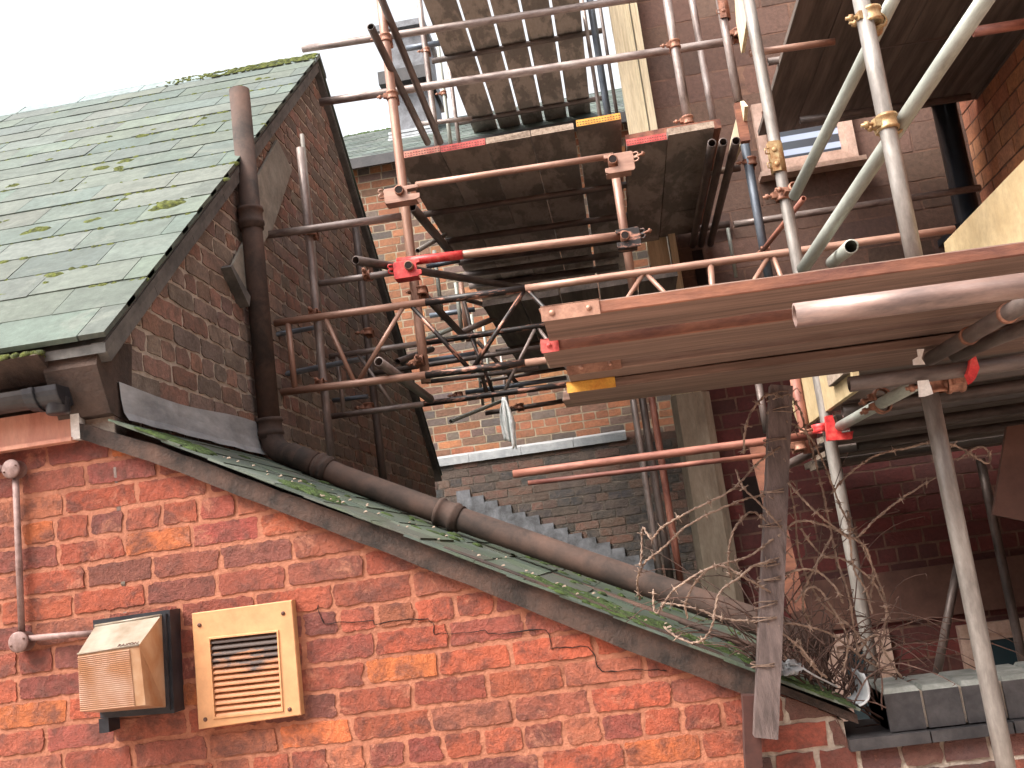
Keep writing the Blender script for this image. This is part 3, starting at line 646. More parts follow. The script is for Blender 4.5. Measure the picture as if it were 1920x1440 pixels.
# bend + sloping run toward lower right
def pipe_pt(x, y, Yd): return pY(x, y, Yd)
run = [pipe_pt(545, 850, 4.15), pipe_pt(640, 893, 4.1), pipe_pt(830, 962, 4.0), pipe_pt(1100, 1056, 3.9), pipe_pt(1440, 1172, 3.75), pipe_pt(1560, 1215, 3.7)]
bend = [Vector((px_, PYp, zbot+.02)), Vector((px_, PYp, zbot-.03)), Vector((px_+.012, PYp-.005, zbot-.08)), Vector((px_+.05, PYp-.02, zbot-.125)), run[0].lerp(run[1], .25), run[0].lerp(run[1], .5)]
mb = MB(); mb.ring_path(bend, pr_*1.08, 24); mb.build('bend', 'iron', sp)
mb = MB(); mb.ring_path(run, pr_, 28); mb.build('sloping_run', 'iron', sp)
d1 = run[1]-run[0]; collar(run[0].lerp(run[1], .55), d1, .06)
d2 = (run[3]-run[2]); collar(run[2]-d2.normalized()*.02, d2, .10)
mb = MB(); rz2 = [p+Vector((-.02, -.02, -.085)) for p in run[2:]]; mb.ring_path([rz2[0].lerp(rz2[1], .6)]+rz2[1:], .012, 10)
tag(mb.build('thin_pipe', 'iron'), 'thin brown pipe lying just below the sloping soil pipe', 'pipe')

# bulkhead light
YL = 2.93
bl = thing('bulkhead_light', 'yellowed wedge-shaped bulkhead light on black backing on brick wall', 'wall light', tuple(pY(240, 1340, YL)))
q = [pY(188, 1347, YL), pY(327, 1337, YL), pY(318, 1143, YL), pY(174, 1163, YL)]
mb = MB(); mb.prism(q, (0, .075, 0)); c_ = sum(q, Vector())/4; mb.prism([c_+(p-c_)*.93+Vector((0, -.012, 0)) for p in q], (0, .012, 0)); mb.build('backing', 'black', bl)
bk = [pY(188, 1336, YL-.013), pY(311, 1326, YL-.013), pY(303, 1152, YL-.013), pY(180, 1172, YL-.013)]
YF = 2.80; fr = [pY(151, 1334, YF), pY(273, 1322, YF), pY(261, 1209, YF), pY(146, 1226, YF)]
mb = MB(); mb.hexa([bk[0], bk[1], fr[1], fr[0], bk[3], bk[2], fr[2], fr[3]], 0)
mb.m[1] = 1   # sloping top facet
o = mb.build('diffuser', ['lens', 'lens_top'], bl)
mb = MB(); N = 28      # raised ribs across the front face
for i in range(N):
    a, b_ = (i+.05)/N, (i+.65)/N
    e0, e1 = fr[0].lerp(fr[3], a*.96+.0), fr[0].lerp(fr[3], b_*.96); g0, g1 = fr[1].lerp(fr[2], a*.96), fr[1].lerp(fr[2], b_*.96)
    mb.hexa([e0, g0.lerp(e0, .16), g1.lerp(e1, .16), e1, e0+Vector((0, -.003, .0006)), g0.lerp(e0, .16)+Vector((0, -.003, .0006)), g1.lerp(e1, .16)+Vector((0, -.003, -.0006)), e1+Vector((0, -.003, -.0006))])
mb.build('ribs', 'rib', o)
mb = MB(); mb.ring_path([fr[3]+Vector((0, -.001, 0)), fr[2]+Vector((0, -.001, 0))], .003, 6); mb.build('front_rim', 'lens_top', o)
mb = MB(); mb.ring_path([bk[3]+Vector((0, -.006, -.002)), bk[2]+Vector((0, -.006, -.002))], .004, 6); mb.build('rear_rim', 'lens_top', o)
mb = MB(); a = pY(195, 1352, 2.96); mb.box((a.x, 2.93, a.z-.03), (a.x+.03, 2.995, a.z+.01)); mb.build('gland', 'black', bl)
# maker's lettering moulded on the sloping facet
tcu = bpy.data.curves.new('lettering', 'FONT'); tcu.body = 'RAXON'; tcu.size = .017; tcu.extrude = .0006; tcu.align_x = 'RIGHT'
to = bpy.data.objects.new('tmp', tcu); COL.objects.link(to); bpy.context.view_layer.update()
me = bpy.data.meshes.new_from_object(to.evaluated_get(bpy.context.evaluated_depsgraph_get())); bpy.data.objects.remove(to)
me.materials.clear(); me.materials.append(MT['screw']); to = bpy.data.objects.new('lettering', me); COL.objects.link(to)
xx = (fr[2]-fr[3]).normalized(); up_ = ((bk[2]-fr[2])+(bk[3]-fr[3])).normalized(); nz_ = xx.cross(up_).normalized(); up_ = nz_.cross(xx)
Mt = Matrix((xx, up_, nz_)).transposed().to_4x4(); Mt.translation = fr[3].lerp(fr[2], .97)+up_*.004+nz_*.0012-o.location-bl.location
to.parent = o; to.matrix_basis = Mt

# louvred vent
YV = 2.965
vt = thing('louvred_vent', 'cream square vent frame with grimy louvres on brick wall', 'vent', tuple(pY(465, 1355, YV)))
O4 = [pY(372, 1368, YV), pY(565, 1341, YV), pY(547, 1125, YV), pY(359, 1150, YV)]
I4 = [pY(402, 1346, YV), pY(530, 1332, YV), pY(521, 1183, YV), pY(392, 1197, YV)]
mb = MB(); bk_ = Vector((0, .033, 0)); cc = sum(I4, Vector())/4
L1 = [p+Vector((0, .003, 0)) for p in O4]; co = sum(O4, Vector())/4
rings = [[p+bk_ for p in O4], L1, [co+(p-co)*.985 for p in O4], [cc+(p-cc)*1.03 for p in I4], [cc+(p-cc)*1.015+Vector((0, -.004, 0)) for p in I4], [cc+(p-cc)*.975+Vector((0, -.004, 0)) for p in I4], [cc+(p-cc)*.965+bk_ for p in I4]]
for r_ in rings: mb.v += r_
for k in range(len(rings)-1):
    for i in range(4): j = (i+1) % 4; mb.addf((k*4+i, k*4+j, k*4+4+j, k*4+4+i))
fo = mb.build('frame', 'vent', vt)
mb = MB(); N = 13
for i in range(N):
    f0, f1 = (i+.02)/N, (i+.98)/N; a0, b0 = I4[0].lerp(I4[3], f0), I4[1].lerp(I4[2], f0); a1, b1 = I4[0].lerp(I4[3], f1), I4[1].lerp(I4[2], f1)
    K = 5; dz = .014
    for k in range(K):
        t0, t1 = k/K, (k+1)/K; h0 = .012-dz*math.sin(math.pi*(t0*.5+.0))*(1 if 1 else 0); h1 = .012-dz*math.sin(math.pi*(t1*.5))
        h0 = .014-.014*math.cos(t0*1.4); h1 = .014-.014*math.cos(t1*1.4)
        mb.face([a0.lerp(a1, t0)+Vector((0, h0, 0)), b0.lerp(b1, t0)+Vector((0, h0, 0)), b0.lerp(b1, t1)+Vector((0, h1, 0)), a0.lerp(a1, t1)+Vector((0, h1, 0))], sm=True)
    mb.face([a1+Vector((0, .012, 0)), b1+Vector((0, .012, 0)), b1, a1])
mb.build('louvres', 'louvre', vt)
mb = MB(); mb.prism([p+Vector((0, .02, 0)) for p in I4], (0, .01, 0)); mb.build('back_plate', 'dark', vt)
for (x, y) in ((374, 1172), (531, 1150), (385, 1349), (543, 1330)):
    mb = MB(); a = pY(x, y, YV); mb.lathe(a+Vector((0, .002, 0)), a+Vector((0, -1, 0)), [(0, .0065), (.004, .006), (.006, .003), (.006, 0)], 12); mb.build('screw', 'screw', vt)

# conduit
YC = 2.975
cn = thing('cable_conduit', 'grey painted cable conduit with two round junction boxes on brick wall', 'conduit', tuple(pY(40, 1205, YC)))
for (a, b_, wd) in (((-60, 868), (14, 880), 12), ((29, 893), (41, 1188), 13), ((55, 1197), (182, 1187), 12)):
    mb = MB(); A, B = pY(*a, YC), pY(*b_, YC); mb.ring_path([A, A.lerp(B, .5)+Vector((0, 0, .001)), B], wd/2*YC/F, 14); mb.build('conduit_pipe', 'conduit', cn)
for (x, y, r) in ((27, 880, 18), (41, 1203, 19)):
    mb = MB(); a = pY(x, y, YC); r = r*YC/F; mb.lathe(a+Vector((0, .025, 0)), a+Vector((0, -1, 0)), [(0, r), (.04, r), (.04, r*1.06), (.045, r*1.06), (.048, r*.9), (.049, 0)], 24)
    bx_ = mb.build('junction_box', 'conduit', cn); mb = MB()
    for s_ in (-1, 1): mb.lathe(a+Vector((s_*r*.7, -.023, s_*r*.3)), a+Vector((s_*r*.7, -1, s_*r*.3)), [(0, .003), (.003, .003), (.003, 0)], 8)
    mb.build('screws', 'screw', bx_)
mb = MB(); a = pY(50, 1195, YC)
# ================================================================= SCAFFOLD
def axis_mat(A, B, rollv=Vector((0, 0, 1))):
    A, B = Vector(A), Vector(B); x = (B-A).normalized(); y = rollv.cross(x)
    if y.length < 1e-3: y = Vector((0, 1, 0)).cross(x)
    y.normalize(); z = x.cross(y); m_ = Matrix((x, y, z)).transposed().to_4x4(); m_.translation = A; return m_
def tube3(A, B, r, mat, label=None, name='scaffold_tube', cat='scaffold tube', group='scaffold tubes', parent=None):
    L = (Vector(B)-Vector(A)).length; mb = MB(); th = min(.004, r*.2); N = max(2, int(L/.25))
    pr = [(0, r-th), (0, r)] + [(L*i/N, r) for i in range(1, N)] + [(L, r), (L, r-th)] + [(L-.25 if L > .5 else L/2, r-th), (L-.25 if L > .5 else L/2, 0)]
    mb.lathe((0, 0, 0), (1, 0, 0), pr, 24)
    mb.lathe((0, 0, 0), (1, 0, 0), [(0, r-th), (min(.25, L/2), r-th), (min(.25, L/2), 0)][::1], 24)
    for i in range(len(mb.f)): pass
    M_ = axis_mat(A, B)
    if parent is not None: M_.translation = Vector(A)-parent.location
    o = mb.build(name, mat, parent=parent, matrix=M_)
    if parent is None: tag(o, label, cat, group)
    return o
def T(a, b, w, mat, label, **k):
    """tube between two picture points (x, y, depth), w = its width in px"""
    A, B = pY(*a), pY(*b); Ym = (a[2]+b[2])/2; return tube3(A, B, w*Ym/F/2, mat, label, **k)
def V(x, y, Yd, yt, yb, w, mat, label, **k):
    """plumb tube through (x, y) at depth Yd from picture height yt to yb"""
    P = pY(x, y, Yd); s_ = (x+495)/(10204+y)
    zt_ = pY(x+s_*(yt-y), yt, Yd).z; zb_ = pY(x+s_*(yb-y), yb, Yd).z
    return tube3((P.x, P.y, zb_), (P.x, P.y, zt_), w*Yd/F/2, mat, label, **k)

V(592, 570, 4.72, 278, 868, 16, 'tube', 'standard with sawn open top rising beside the soil pipe')
V(760, 390, 4.90, -30, 718, 19, 'tube_salmon', 'long leftmost tower standard behind the red bracket')
V(1162, 380, 5.0, 300, 545, 17, 'tube_salmon', 'short right tower standard between upper and rusty bracket')
V(1268, 100, 5.2, -30, 232, 18, 'tube', 'standard rising from the middle platform near its right end')
V(1317, 110, 6.5, -30, 232, 14, 'tube', 'thinner standard directly in front of the blockwork, right of its nearer twin')
V(1370, 110, 5.25, -30, 192, 17, 'tube', 'standard with perforated sleeve at its top')
V(1420, 400, 5.2, 262, 520, 17, 'tube_blue', 'dark blue-grey standard beside the small window')
V(1449, 245, 3.95, -30, 1330, 23, 'tube_grey', 'tall standard passing the red right-angle coupler')
V(1662, 230, 2.95, -30, 540, 32, 'tube_grey', 'thick upper standard with two zinc swivel couplers')
V(1815, 1090, 2.82, 725, 1560, 32, 'tube_grey', 'thick lower right standard standing in front of the coping')
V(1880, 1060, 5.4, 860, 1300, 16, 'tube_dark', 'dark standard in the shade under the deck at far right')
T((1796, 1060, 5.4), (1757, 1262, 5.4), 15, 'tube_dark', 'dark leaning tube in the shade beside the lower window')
for (x, y, w, c, l_) in ((1210, 900, 12, 'tube', 'leftmost of three thin upright pipes beside the cream corner boards'), (1228, 900, 14, 'tube_dark', 'middle of three thin upright pipes beside the cream corner boards'), (1246, 900, 13, 'tube_rust', 'rightmost and reddest of three thin upright pipes beside the corner boards')):
    V(x, y, 6.3, 700, 1090, w, c, l_)
V(690, 640, 5.85, 415, 900, 15, 'tube_dark', 'dark standard against the gable behind the lattice beams')
V(803, 135, 7.6, -10, 275, 12, 'tube', 'thin distant standard in front of the lead-clad chimney')
V(836, 200, 8.4, 60, 270, 8, 'tube_pale', 'slim pale distant standard left of the upper platform edge')
V(852, 200, 8.4, 120, 270, 8, 'tube', 'slim distant standard touching the upper platform edge')
V(1125, 120, 7.4, -10, 240, 14, 'tube_blue', 'grey distant standard right of the upper platform')
V(1110, 120, 7.9, -10, 240, 8, 'tube', 'thin distant standard just right of the upper platform boards')
V(1142, 120, 8.2, -10, 240, 7, 'tube_dark', 'thinnest distant standard between grey standard and cream boards')
V(1436, 800, 5.2, 720, 812, 13, 'tube_dark', 'short brown upright under the deck left of the barbed post')
V(583, 420, 4.85, 252, 600, 9, 'tube_grey', 'slim pale upright just behind the open-topped standard')
V(1370, 460, 6.4, 428, 520, 7, 'tube_pale', 'thin white upright in front of the blockwork')
V(1500, 760, 4.3, 700, 850, 20, 'tube_rust', 'red-brown upright just right of the barbed-wire post')
V(825, 560, 6.6, 470, 600, 8, 'tube_pale', 'slim white upright behind the lattice beam')
V(862, 590, 6.9, 530, 640, 8, 'tube_pale', 'slim white upright left of the pink distant standard')
V(872, 590, 6.8, 530, 640, 10, 'tube_salmon', 'pink distant standard behind the lattice beams')
V(893, 660, 7.4, 590, 760, 6, 'tube_pale', 'slim pale upright among the clutter right of the main tower')
V(915, 680, 7.8, 610, 760, 6, 'tube_pale', 'another slim pale upright above the hanging white rag')
V(944, 700, 8.0, 660, 760, 6, 'tube', 'short distant upright right above the hanging white rag')

T((567, 92, 6.2), (1240, -10, 6.2), 15, 'tube', 'highest guard rail tube crossing the top of the picture')
T((600, 192, 5.7), (1392, 74, 5.7), 16.5, 'tube', 'second guard rail tube crossing just below the highest')
T((498, 441, 4.60), (752, 406, 4.80), 16, 'tube', 'horizontal tube from the soil pipe to the tower below the upper bracket')
T((598, 532, 4.80), (745, 510, 4.80), 13, 'tube', 'short horizontal tube from the open-topped standard to the red bracket')
T((780, 347, 4.78), (1150, 292, 4.78), 13, 'tube_salmon', 'salmon transom between the two upper brackets')
T((790, 487, 4.74), (1180, 440, 4.74), 17, 'tube_salmon', 'orange-lit transom from red bracket to rusty bracket')
tb = T((745, 492.5, 4.735), (868, 477.5, 4.735), 18.2, 'red', 'red-painted end of the lower transom beside the red bracket')
T((667, 488, 4.45), (985, 541, 6.4), 15, 'tube_dark', 'slanting dark tube with open end left of the red bracket')
T((695, 50, 4.55), (802, 268, 5.6), 15, 'tube_dark', 'slanting tube with open top end left of the chimney')
T((712, -10, 4.75), (826, 268, 5.75), 14.5, 'tube_dark', 'long slanting tube crossing right of the open-ended one')
T((612, 85, 8.6), (828, 78, 8.6), 9, 'tube_blue', 'short distant ledger in front of the chimney') if 0 else None
T((762, 91, 8.0), (828, 80, 8.0), 12, 'tube_blue', 'short distant ledger crossing in front of the chimney')
T((790, 232, 8.0), (885, 222, 8.0), 9, 'tube', 'short distant ledger just above the middle platform')
# transoms below the middle platform
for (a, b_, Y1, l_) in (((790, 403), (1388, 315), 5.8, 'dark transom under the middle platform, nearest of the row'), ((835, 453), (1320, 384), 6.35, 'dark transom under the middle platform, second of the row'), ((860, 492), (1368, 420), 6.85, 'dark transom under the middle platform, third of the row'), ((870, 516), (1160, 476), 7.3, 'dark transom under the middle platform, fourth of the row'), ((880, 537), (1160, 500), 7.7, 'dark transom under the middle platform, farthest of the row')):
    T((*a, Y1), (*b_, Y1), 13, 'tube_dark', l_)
T((1376, 421, 6.4), (1838, 352, 6.4), 13, 'tube', 'long ledger crossing below the small window')
T((1405, 100, 5.0), (1565, 78, 5.0), 14, 'tube_salmon', 'salmon ledger under the upper right deck')
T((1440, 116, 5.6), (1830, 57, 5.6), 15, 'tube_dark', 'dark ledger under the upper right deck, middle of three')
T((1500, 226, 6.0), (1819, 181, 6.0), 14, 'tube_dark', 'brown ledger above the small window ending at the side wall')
T((1825, 60, 4.3), (1935, 42, 4.3), 20, 'tube_rust', 'rust-brown ledger end at the top right side wall')
# braces and big tubes, right-hand side
T((1694, -40, 2.9), (1489, 368, 3.82), 24, 'tube_pale', 'pale diagonal brace between the two big standards')
T((1868, -32, 2.5), (1505, 505, 3.75), 28.5, 'tube_pale', 'thickest and longest pale diagonal brace running to the top right')
T((1596, 462, 3.3), (1560, 492, 4.0), 25, 'tube_pale', 'pale tube with open end just above the near deck')
T((1490, 592, 2.0), (1990, 526, 2.0), 47, 'tube_pink', 'thickest near tube with open end in front of the deck boards')
T((1592, 721, 2.62), (1990, 668, 2.62), 29, 'wood', 'dark brown tube end under the near deck at right') if 0 else None
T((1592, 721, 2.62), (1990, 668, 2.62), 29, 'tube_dark', 'dark brown open-ended tube carrying the near deck')
T((1960, 546, 2.2), (1745, 672, 3.0), 30, 'tube_dark', 'dark depth-wise tube with two collars under the deck')
T((1980, 590, 2.5), (1790, 667, 3.2), 26, 'tube_dark', 'second dark depth-wise tube behind the collared one')
T((1722, 718, 2.9), (1575, 799, 3.85), 21, 'tube_pale', 'short pale tube running back from the white strap')
T((962, 889, 4.0), (1530, 815, 4.0), 15.5, 'tube_rust', 'long red-brown rail crossing behind the barbed-wire post, upper of two')
T((990, 906, 4.2), (1440, 853, 4.2), 9.5, 'tube_rust', 'thinner red-brown rail just below the long one')
T((1440, 890, 4.3), (1560, 830, 4.6), 16, 'tube_dark', 'brown slanting tube behind the barbed-wire post')
T((1507, 372, 4.4), (1430, 470, 5.0), 10, 'tube_rust', 'thin rusty brace between blue-grey standard and tall standard')
# clutter behind the lattice beams
T((512, 628, 4.62), (592, 614, 4.9), 10, 'tube_blue', 'short blue-grey tube behind the left end of the lattice beam')
T((512, 706, 4.62), (682, 672, 5.6), 11, 'tube_blue', 'blue-grey tube crossing behind the lattice beam web')
T((616, 752, 5.5), (690, 743, 5.5), 9, 'tube_blue', 'short bluish tube under the left of the lattice beam')
T((710, 678, 4.5), (806, 748, 5.2), 18, 'tube', 'slanting open-ended tube below the tower, pointing left')
T((745, 678, 5.5), (810, 655, 6.0), 12, 'tube_dark', 'dark slanting tube above the open-ended one')
T((773, 388, 5.0), (850, 480, 6.0), 17, 'tube_dark', 'dark brace going down from the upper left bracket')
T((800, 558, 5.1), (866, 627, 5.8), 14, 'tube_dark', 'dark brace below the top chord beside the tower')
T((866, 622, 5.8), (1005, 565, 6.4), 11, 'tube_dark', 'dark tube rising right from the brace foot')
T((790, 640, 6.2), (850, 615, 6.2), 9, 'tube_pale', 'short pale tube behind the tower foot')
T((806, 592, 7.6), (890, 580, 7.6), 10, 'tube_blue', 'short blue-grey tube against the far brick wall')
T((800, 678, 6.6), (890, 664, 6.6), 12, 'tube_blue', 'dull blue tube against the far brick wall, lower')
T((873, 736, 6.6), (1062, 708, 6.6), 9, 'tube_blue', 'blue-grey tube left of the ends of the near boards')
T((900, 716, 7.2), (1062, 690, 7.2), 7, 'tube_dark', 'thin dark tube over the blue-grey one near the board ends')
T((910, 775, 7.2), (1056, 752, 7.2), 9, 'tube_dark', 'dark tube behind the hanging white rag')
T((845, 790, 6.8), (950, 748, 7.4), 7.5, 'tube_pale', 'pale thin pole slanting up to the hanging rag')
T((870, 560, 7.0), (1000, 600, 8.2), 9, 'tube_dark', 'dark tube sloping down behind the lattice web') 
T((930, 660, 6.8), (1030, 640, 6.8), 10, 'tube_dark', 'dark tube between lattice beam and near boards')
T((700, 700, 5.7), (1020, 650, 5.7), 10, 'tube_dark', 'dark ledger crossing behind both lattice beams')
T((868, 556, 6.3), (912, 735, 6.3), 8, 'tube_dark', 'thin dark raker left of the distant lattice clutter')
T((948, 588, 6.5), (884, 706, 6.5), 8, 'tube_peel', 'thin peeling brace leaning left in the central clutter')
T((1000, 640, 7.0), (1020, 600, 7.0), 8, 'tube_pale', 'tiny pale stub just left of the near deck ends')
T((800, 716, 6.0), (1010, 690, 6.0), 9, 'tube_dark', 'dark tube just under the near bottom chord')
T((895, 640, 6.6), (985, 735, 6.8), 8, 'tube_dark', 'thin dark brace leaning right in the central clutter')
T((920, 622, 7.5), (1010, 648, 7.5), 6, 'tube_pale', 'thin pale tube low in the central clutter')
T((783, 470, 5.3), (835, 440, 5.9), 9, 'tube_grey', 'short grey tube behind the tower between the two left brackets')
T((800, 500, 6.0), (862, 488, 6.0), 10, 'tube_blue', 'short blue-grey tube right behind the red bracket')
# lattice (ladder) beams
def lattice(Yd, topc, botc, nodes_top, nodes_bot, rungs, w, matA, matB, split, label):
    a, b_ = topc; lb = thing('lattice_beam', label, 'lattice beam', tuple(pY(botc[0][0], botc[0][1], Yd)), 'lattice beams')
    L = lambda c, x: c[0][1]+(c[1][1]-c[0][1])*(x-c[0][0])/(c[1][0]-c[0][0])
    def ch(c, xa, xb, mat, wd, nm): tube3(pY(xa, L(c, xa), Yd), pY(xb, L(c, xb), Yd), wd*Yd/F/2, mat, parent=lb, name=nm)
    for c, nm in ((topc, 'top_chord'), (botc, 'bottom_chord')):
        xs_ = [c[0][0]] + [s for s in split if c[0][0] < s < c[1][0]] + [c[1][0]]
        for i in range(len(xs_)-1): ch(c, xs_[i], xs_[i+1], matB if i % 2 else matA, w, nm)
    for (xt, xb) in nodes_top: tube3(pY(xt, L(topc, xt)+4, Yd), pY(xb, L(botc, xb)-4, Yd), w*.6*Yd/F/2, matA if xt < 770 or xt > 990 else 'tube_peel', parent=lb, name='brace')
    for (xt, xb) in rungs: tube3(pY(xt, L(topc, xt)+3, Yd), pY(xb, L(botc, xb)-3, Yd), w*.8*Yd/F/2, matA, parent=lb, name='rung')
    return lb
lattice(4.62, ((515, 606), (1790, 430)), ((524, 736), (1250, 649)), [(755, 672), (610, 664), (772, 878), (982, 888), (990, 1100), (1205, 1110), (1212, 1330), (1440, 1350), (1450, 1500)], None, [(540, 553), (1332, 1344)], 15, 'tube_salmon', 'tube_peel', (798, 985), 'near lattice beam running from the soil pipe past the tower')
lattice(5.35, ((618, 669), (1060, 604)), ((622, 781), (1085, 718)), [(672, 738), (884, 925), (1003, 946), (1010, 1080)], None, [(632, 645)], 11.5, 'tube', 'tube_peel', (795,), 'farther thinner lattice beam behind the near one')

# boards
def board(A, B, side, width, th, mat, edge, label, bands=(), name='scaffold_board', group='scaffold boards', up=None, ends=True):
    """A->B along the bottom near edge; side = unit vector across"""
    A, B, side = Vector(A), Vector(B), Vector(side).normalized(); x = (B-A).normalized(); L = (B-A).length
    y = (side-x*side.dot(x)).normalized(); z = x.cross(y)
    if z.z < 0 and up is None: z = -z
    if up is not None and z.dot(up) < 0: z = -z
    hand = 1 if x.cross(y).dot(z) > 0 else -1
    Mx = Matrix((x, y*hand if 0 else y, z)).transposed().to_4x4(); Mx.translation = A
    mb = MB(); N = max(2, int(L/.12)); sd_ = R(0, 50)
    base = 0
    for i in range(N+1):
        f = i/N*L; e = lambda k: .0025*noise.noise(Vector((f*7, k*9+sd_, 0)))
        tw = .0
        for (yy, zz, k) in ((0, .003, 1), (.003, 0, 2), (width-.003, 0, 3), (width, .003, 4), (width, th-.003, 5), (width-.003, th, 6), (.003, th, 7), (0, th-.003, 8)):
            xx_ = f
            if i in (0, N) and ends: xx_ += R(.004)
            mb.v.append(Vector((xx_, yy+e(k)*(1 if yy < width/2 else -1), zz+e(k+.3)*.5)))
    for i in range(N):
        for k in range(8):
            a = i*8+k; b_ = i*8+(k+1) % 8; mb.addf((a, a+8, b_+8, b_), 1 if k in (7,) or k == 0 else 0)
    mb.addf(range(8), 2); mb.addf([N*8+k for k in range(8)][::-1], 2)
    o = mb.build(name, [mat, edge, 'end_grain'], matrix=Mx); tag(o, label, 'scaffold board', group)
    for (f0, f1, bm, rv) in bands:
        mb = MB(); t = .0015
        mb.box((f0, -t-.002, -t-.001), (f1, -t, th+t)); mb.box((f0, -t-.002, th), (f1, width*.25, th+t+.001)) 
        bo = mb.build('end_band', bm, parent=o, matrix=Matrix.Identity(4))
        if rv:
            for q in rv:
                mb = MB(); mb.lathe((q, -t, th*.5), (q, -1, th*.5), [(0, th*.24), (.005, th*.2), (.006, 0)], 10)
                mb.build('rivet', bm, parent=bo, matrix=Matrix.Identity(4))
        if bm in ('band_red', 'band_pink', 'band_yellow') and f0 < 0: pass
    return o
# near deck, boards along x
def nb(pa, pb, Yd, Yw, th, mat, edge, label, bands):
    A, B = pY(*pa, Yd), pY(*pb, Yd); B.z = A.z+(B.z-A.z); board(A, B, (0, 1, 0), Yw-Yd, th, mat, edge, label, bands)
nb((1016, 602), (2010, 466), 2.30, 2.535, .031, 'wood', 'wood_edge', 'nearest deck board with steel band at its left end', [(.0, .135, 'band', (.025, .11))])
nb((1016, 661), (1990, 533), 2.55, 2.79, .031, 'wood', 'wood_edge', 'second deck board with bright red left end', [(.0, .045, 'band_red', (.02,))])
nb((1064, 703), (1990, 578), 2.80, 3.02, .031, 'wood', 'wood', 'third deck board with plain steel end band, set back', [(.0, .15, 'band', (.04, .12))])
nb((1064, 736), (1960, 620), 2.93, 3.14, .027, 'wood', 'wood', 'lowest deck board with yellow end band', [(.0, .14, 'band_yellow', ())])
nb((1056, 752), (1950, 640), 3.145, 3.30, .03, 'wood', 'wood', 'farthest narrow board of the near deck', [])
# yellow paint splash on the third board's underside
zz = pY(1064, 703, 2.80).z-.0012
for pts, l_ in (([(1256, 690), (1262, 678), (1280, 672), (1284, 664), (1288, 673), (1302, 669), (1298, 680), (1288, 693)], 'big yellow paint splash under the near deck'), ([(1299, 669), (1306, 655), (1313, 667)], 'small yellow paint mark right of the big splash')):
    mb = MB(); mb.prism([pZ(x, y+15, zz) for x, y in pts], (0, 0, -.0015)); tag(mb.build('paint_splash', 'band_yellow'), l_, 'paint mark')
# middle platform: boards run back (y) at z = 3.73
random.seed(23)
zP = pY(742, 300, 5.1).z
edges = [742, 826, 911, 996, 1082, 1167]
xl = [pY(x, 290-(x-742)*.14, 5.1).x for x in edges]
lab5 = ['middle platform board with pink perforated end band at far left', 'middle platform board with crimson end band, second from left', 'middle platform board with bare frayed end, third from left', 'middle platform board with bare frayed end, fourth from left', 'middle platform board with yellow perforated end band']
bm5 = ['band_pink', 'band_red', None, None, 'band_yellow']
def depth_board(x0, x1, z, y0, y1, label, bandm, th=.034, mat='wood_grey', group='scaffold boards'):
    """board running away from the camera with its near end facing it"""
    W = x1-x0-.004; mb = MB(); N = 12; sd_ = R(0, 99)
    L = y1-y0
    for i in range(N+1):
        f = i/N*L
        for (yy, zz, k) in ((0, .002, 1), (.002, 0, 2), (W/2, 0, 3), (W-.002, 0, 4), (W, .002, 5), (W, th-.003, 6), (W-.003, th, 7), (W*.66, th, 8), (W*.33, th, 9), (.003, th, 10), (0, th-.003, 11)):
            e = .004*noise.noise(Vector((k*3.1+sd_, 0, 0))) if (i == 0 and not bandm) else 0
            dz = .004*noise.noise(Vector((k*2.3, sd_, 1))) if (i == 0 and k > 5 and not bandm) else 0
            mb.v.append(Vector((f+e*2, -yy+(.002*noise.noise(Vector((f*5, k, sd_)))), zz+dz)))
    n_ = 11
    for i in range(N):
        for k in range(n_):
            a = i*n_+k; b_ = i*n_+(k+1) % n_; mb.addf((b_, b_+n_, a+n_, a), 0)
    mb.addf(list(range(n_))[::-1], 1); mb.addf([N*n_+k for k in range(n_)], 1)
    Mx = Matrix(((0, -1, 0), (1, 0, 0), (0, 0, 1))).to_4x4(); Mx.translation = Vector((x0, y0, z))
    o = mb.build('scaffold_board', [mat, 'end_grain' if not bandm and mat == 'wood_grey' else mat], matrix=Mx); tag(o, label, 'scaffold board', group)
    if bandm:
        mb = MB(); mb.box((-.003, -W, .002), (-.0005, 0, th+.001)); mb.box((-.003, -W, th+.0012), (.04, 0, th+.003)); bo = mb.build('end_band', bandm, parent=o, matrix=Matrix.Identity(4))
        mb = MB(); nh = 16
        for q in range(nh):
            for r_ in (.3, .7): mb.box((-.0045, -W*(q+.75)/nh, th*r_-.002), (-.003, -W*(q+.25)/nh, th*r_+.002))
        mb.build('slots', 'screw', parent=bo, matrix=Matrix.Identity(4))
    return o
for i in range(5):
    depth_board(xl[i], xl[i+1]-(.012 if i == 3 else 0), zP+(.006 if i == 4 else R(.003)), 5.1+R(.006), 9.0, lab5[i], bm5[i], mat='wood_grey')
x6 = pY(1252, 260, 5.1).x; x7 = pY(1342, 250, 5.1).x; z6 = pY(1210, 262, 5.1).z-.02
depth_board(xl[5]+.004, x6, z6, 5.1, 6.85, 'right platform board with crimson slotted end under the standards', 'band_red')
depth_board(x6+.002, x7, z6+.015, 5.08, 6.85, 'dark right platform board next to the three stored tubes', None, th=.036)
depth_board(xl[5]+.006, pY(1352, 225, 5.16).x, z6+.04, 5.16, 6.8, 'orange-ended board laid on top of the right platform boards', None, mat='wood_edge', th=.05)
for i, (x, y) in enumerate(((1335, 268), (1356, 266), (1380, 264))):
    A = pY(x, y, 5.06); B = A+Vector((0, 1.8, 0)); tube3(A, B, .0225, 'tube_dark', ['leftmost of three open tubes lying beside the middle platform', 'middle one of three open tubes lying beside the middle platform', 'rightmost of three open tubes lying beside the middle platform'][i])
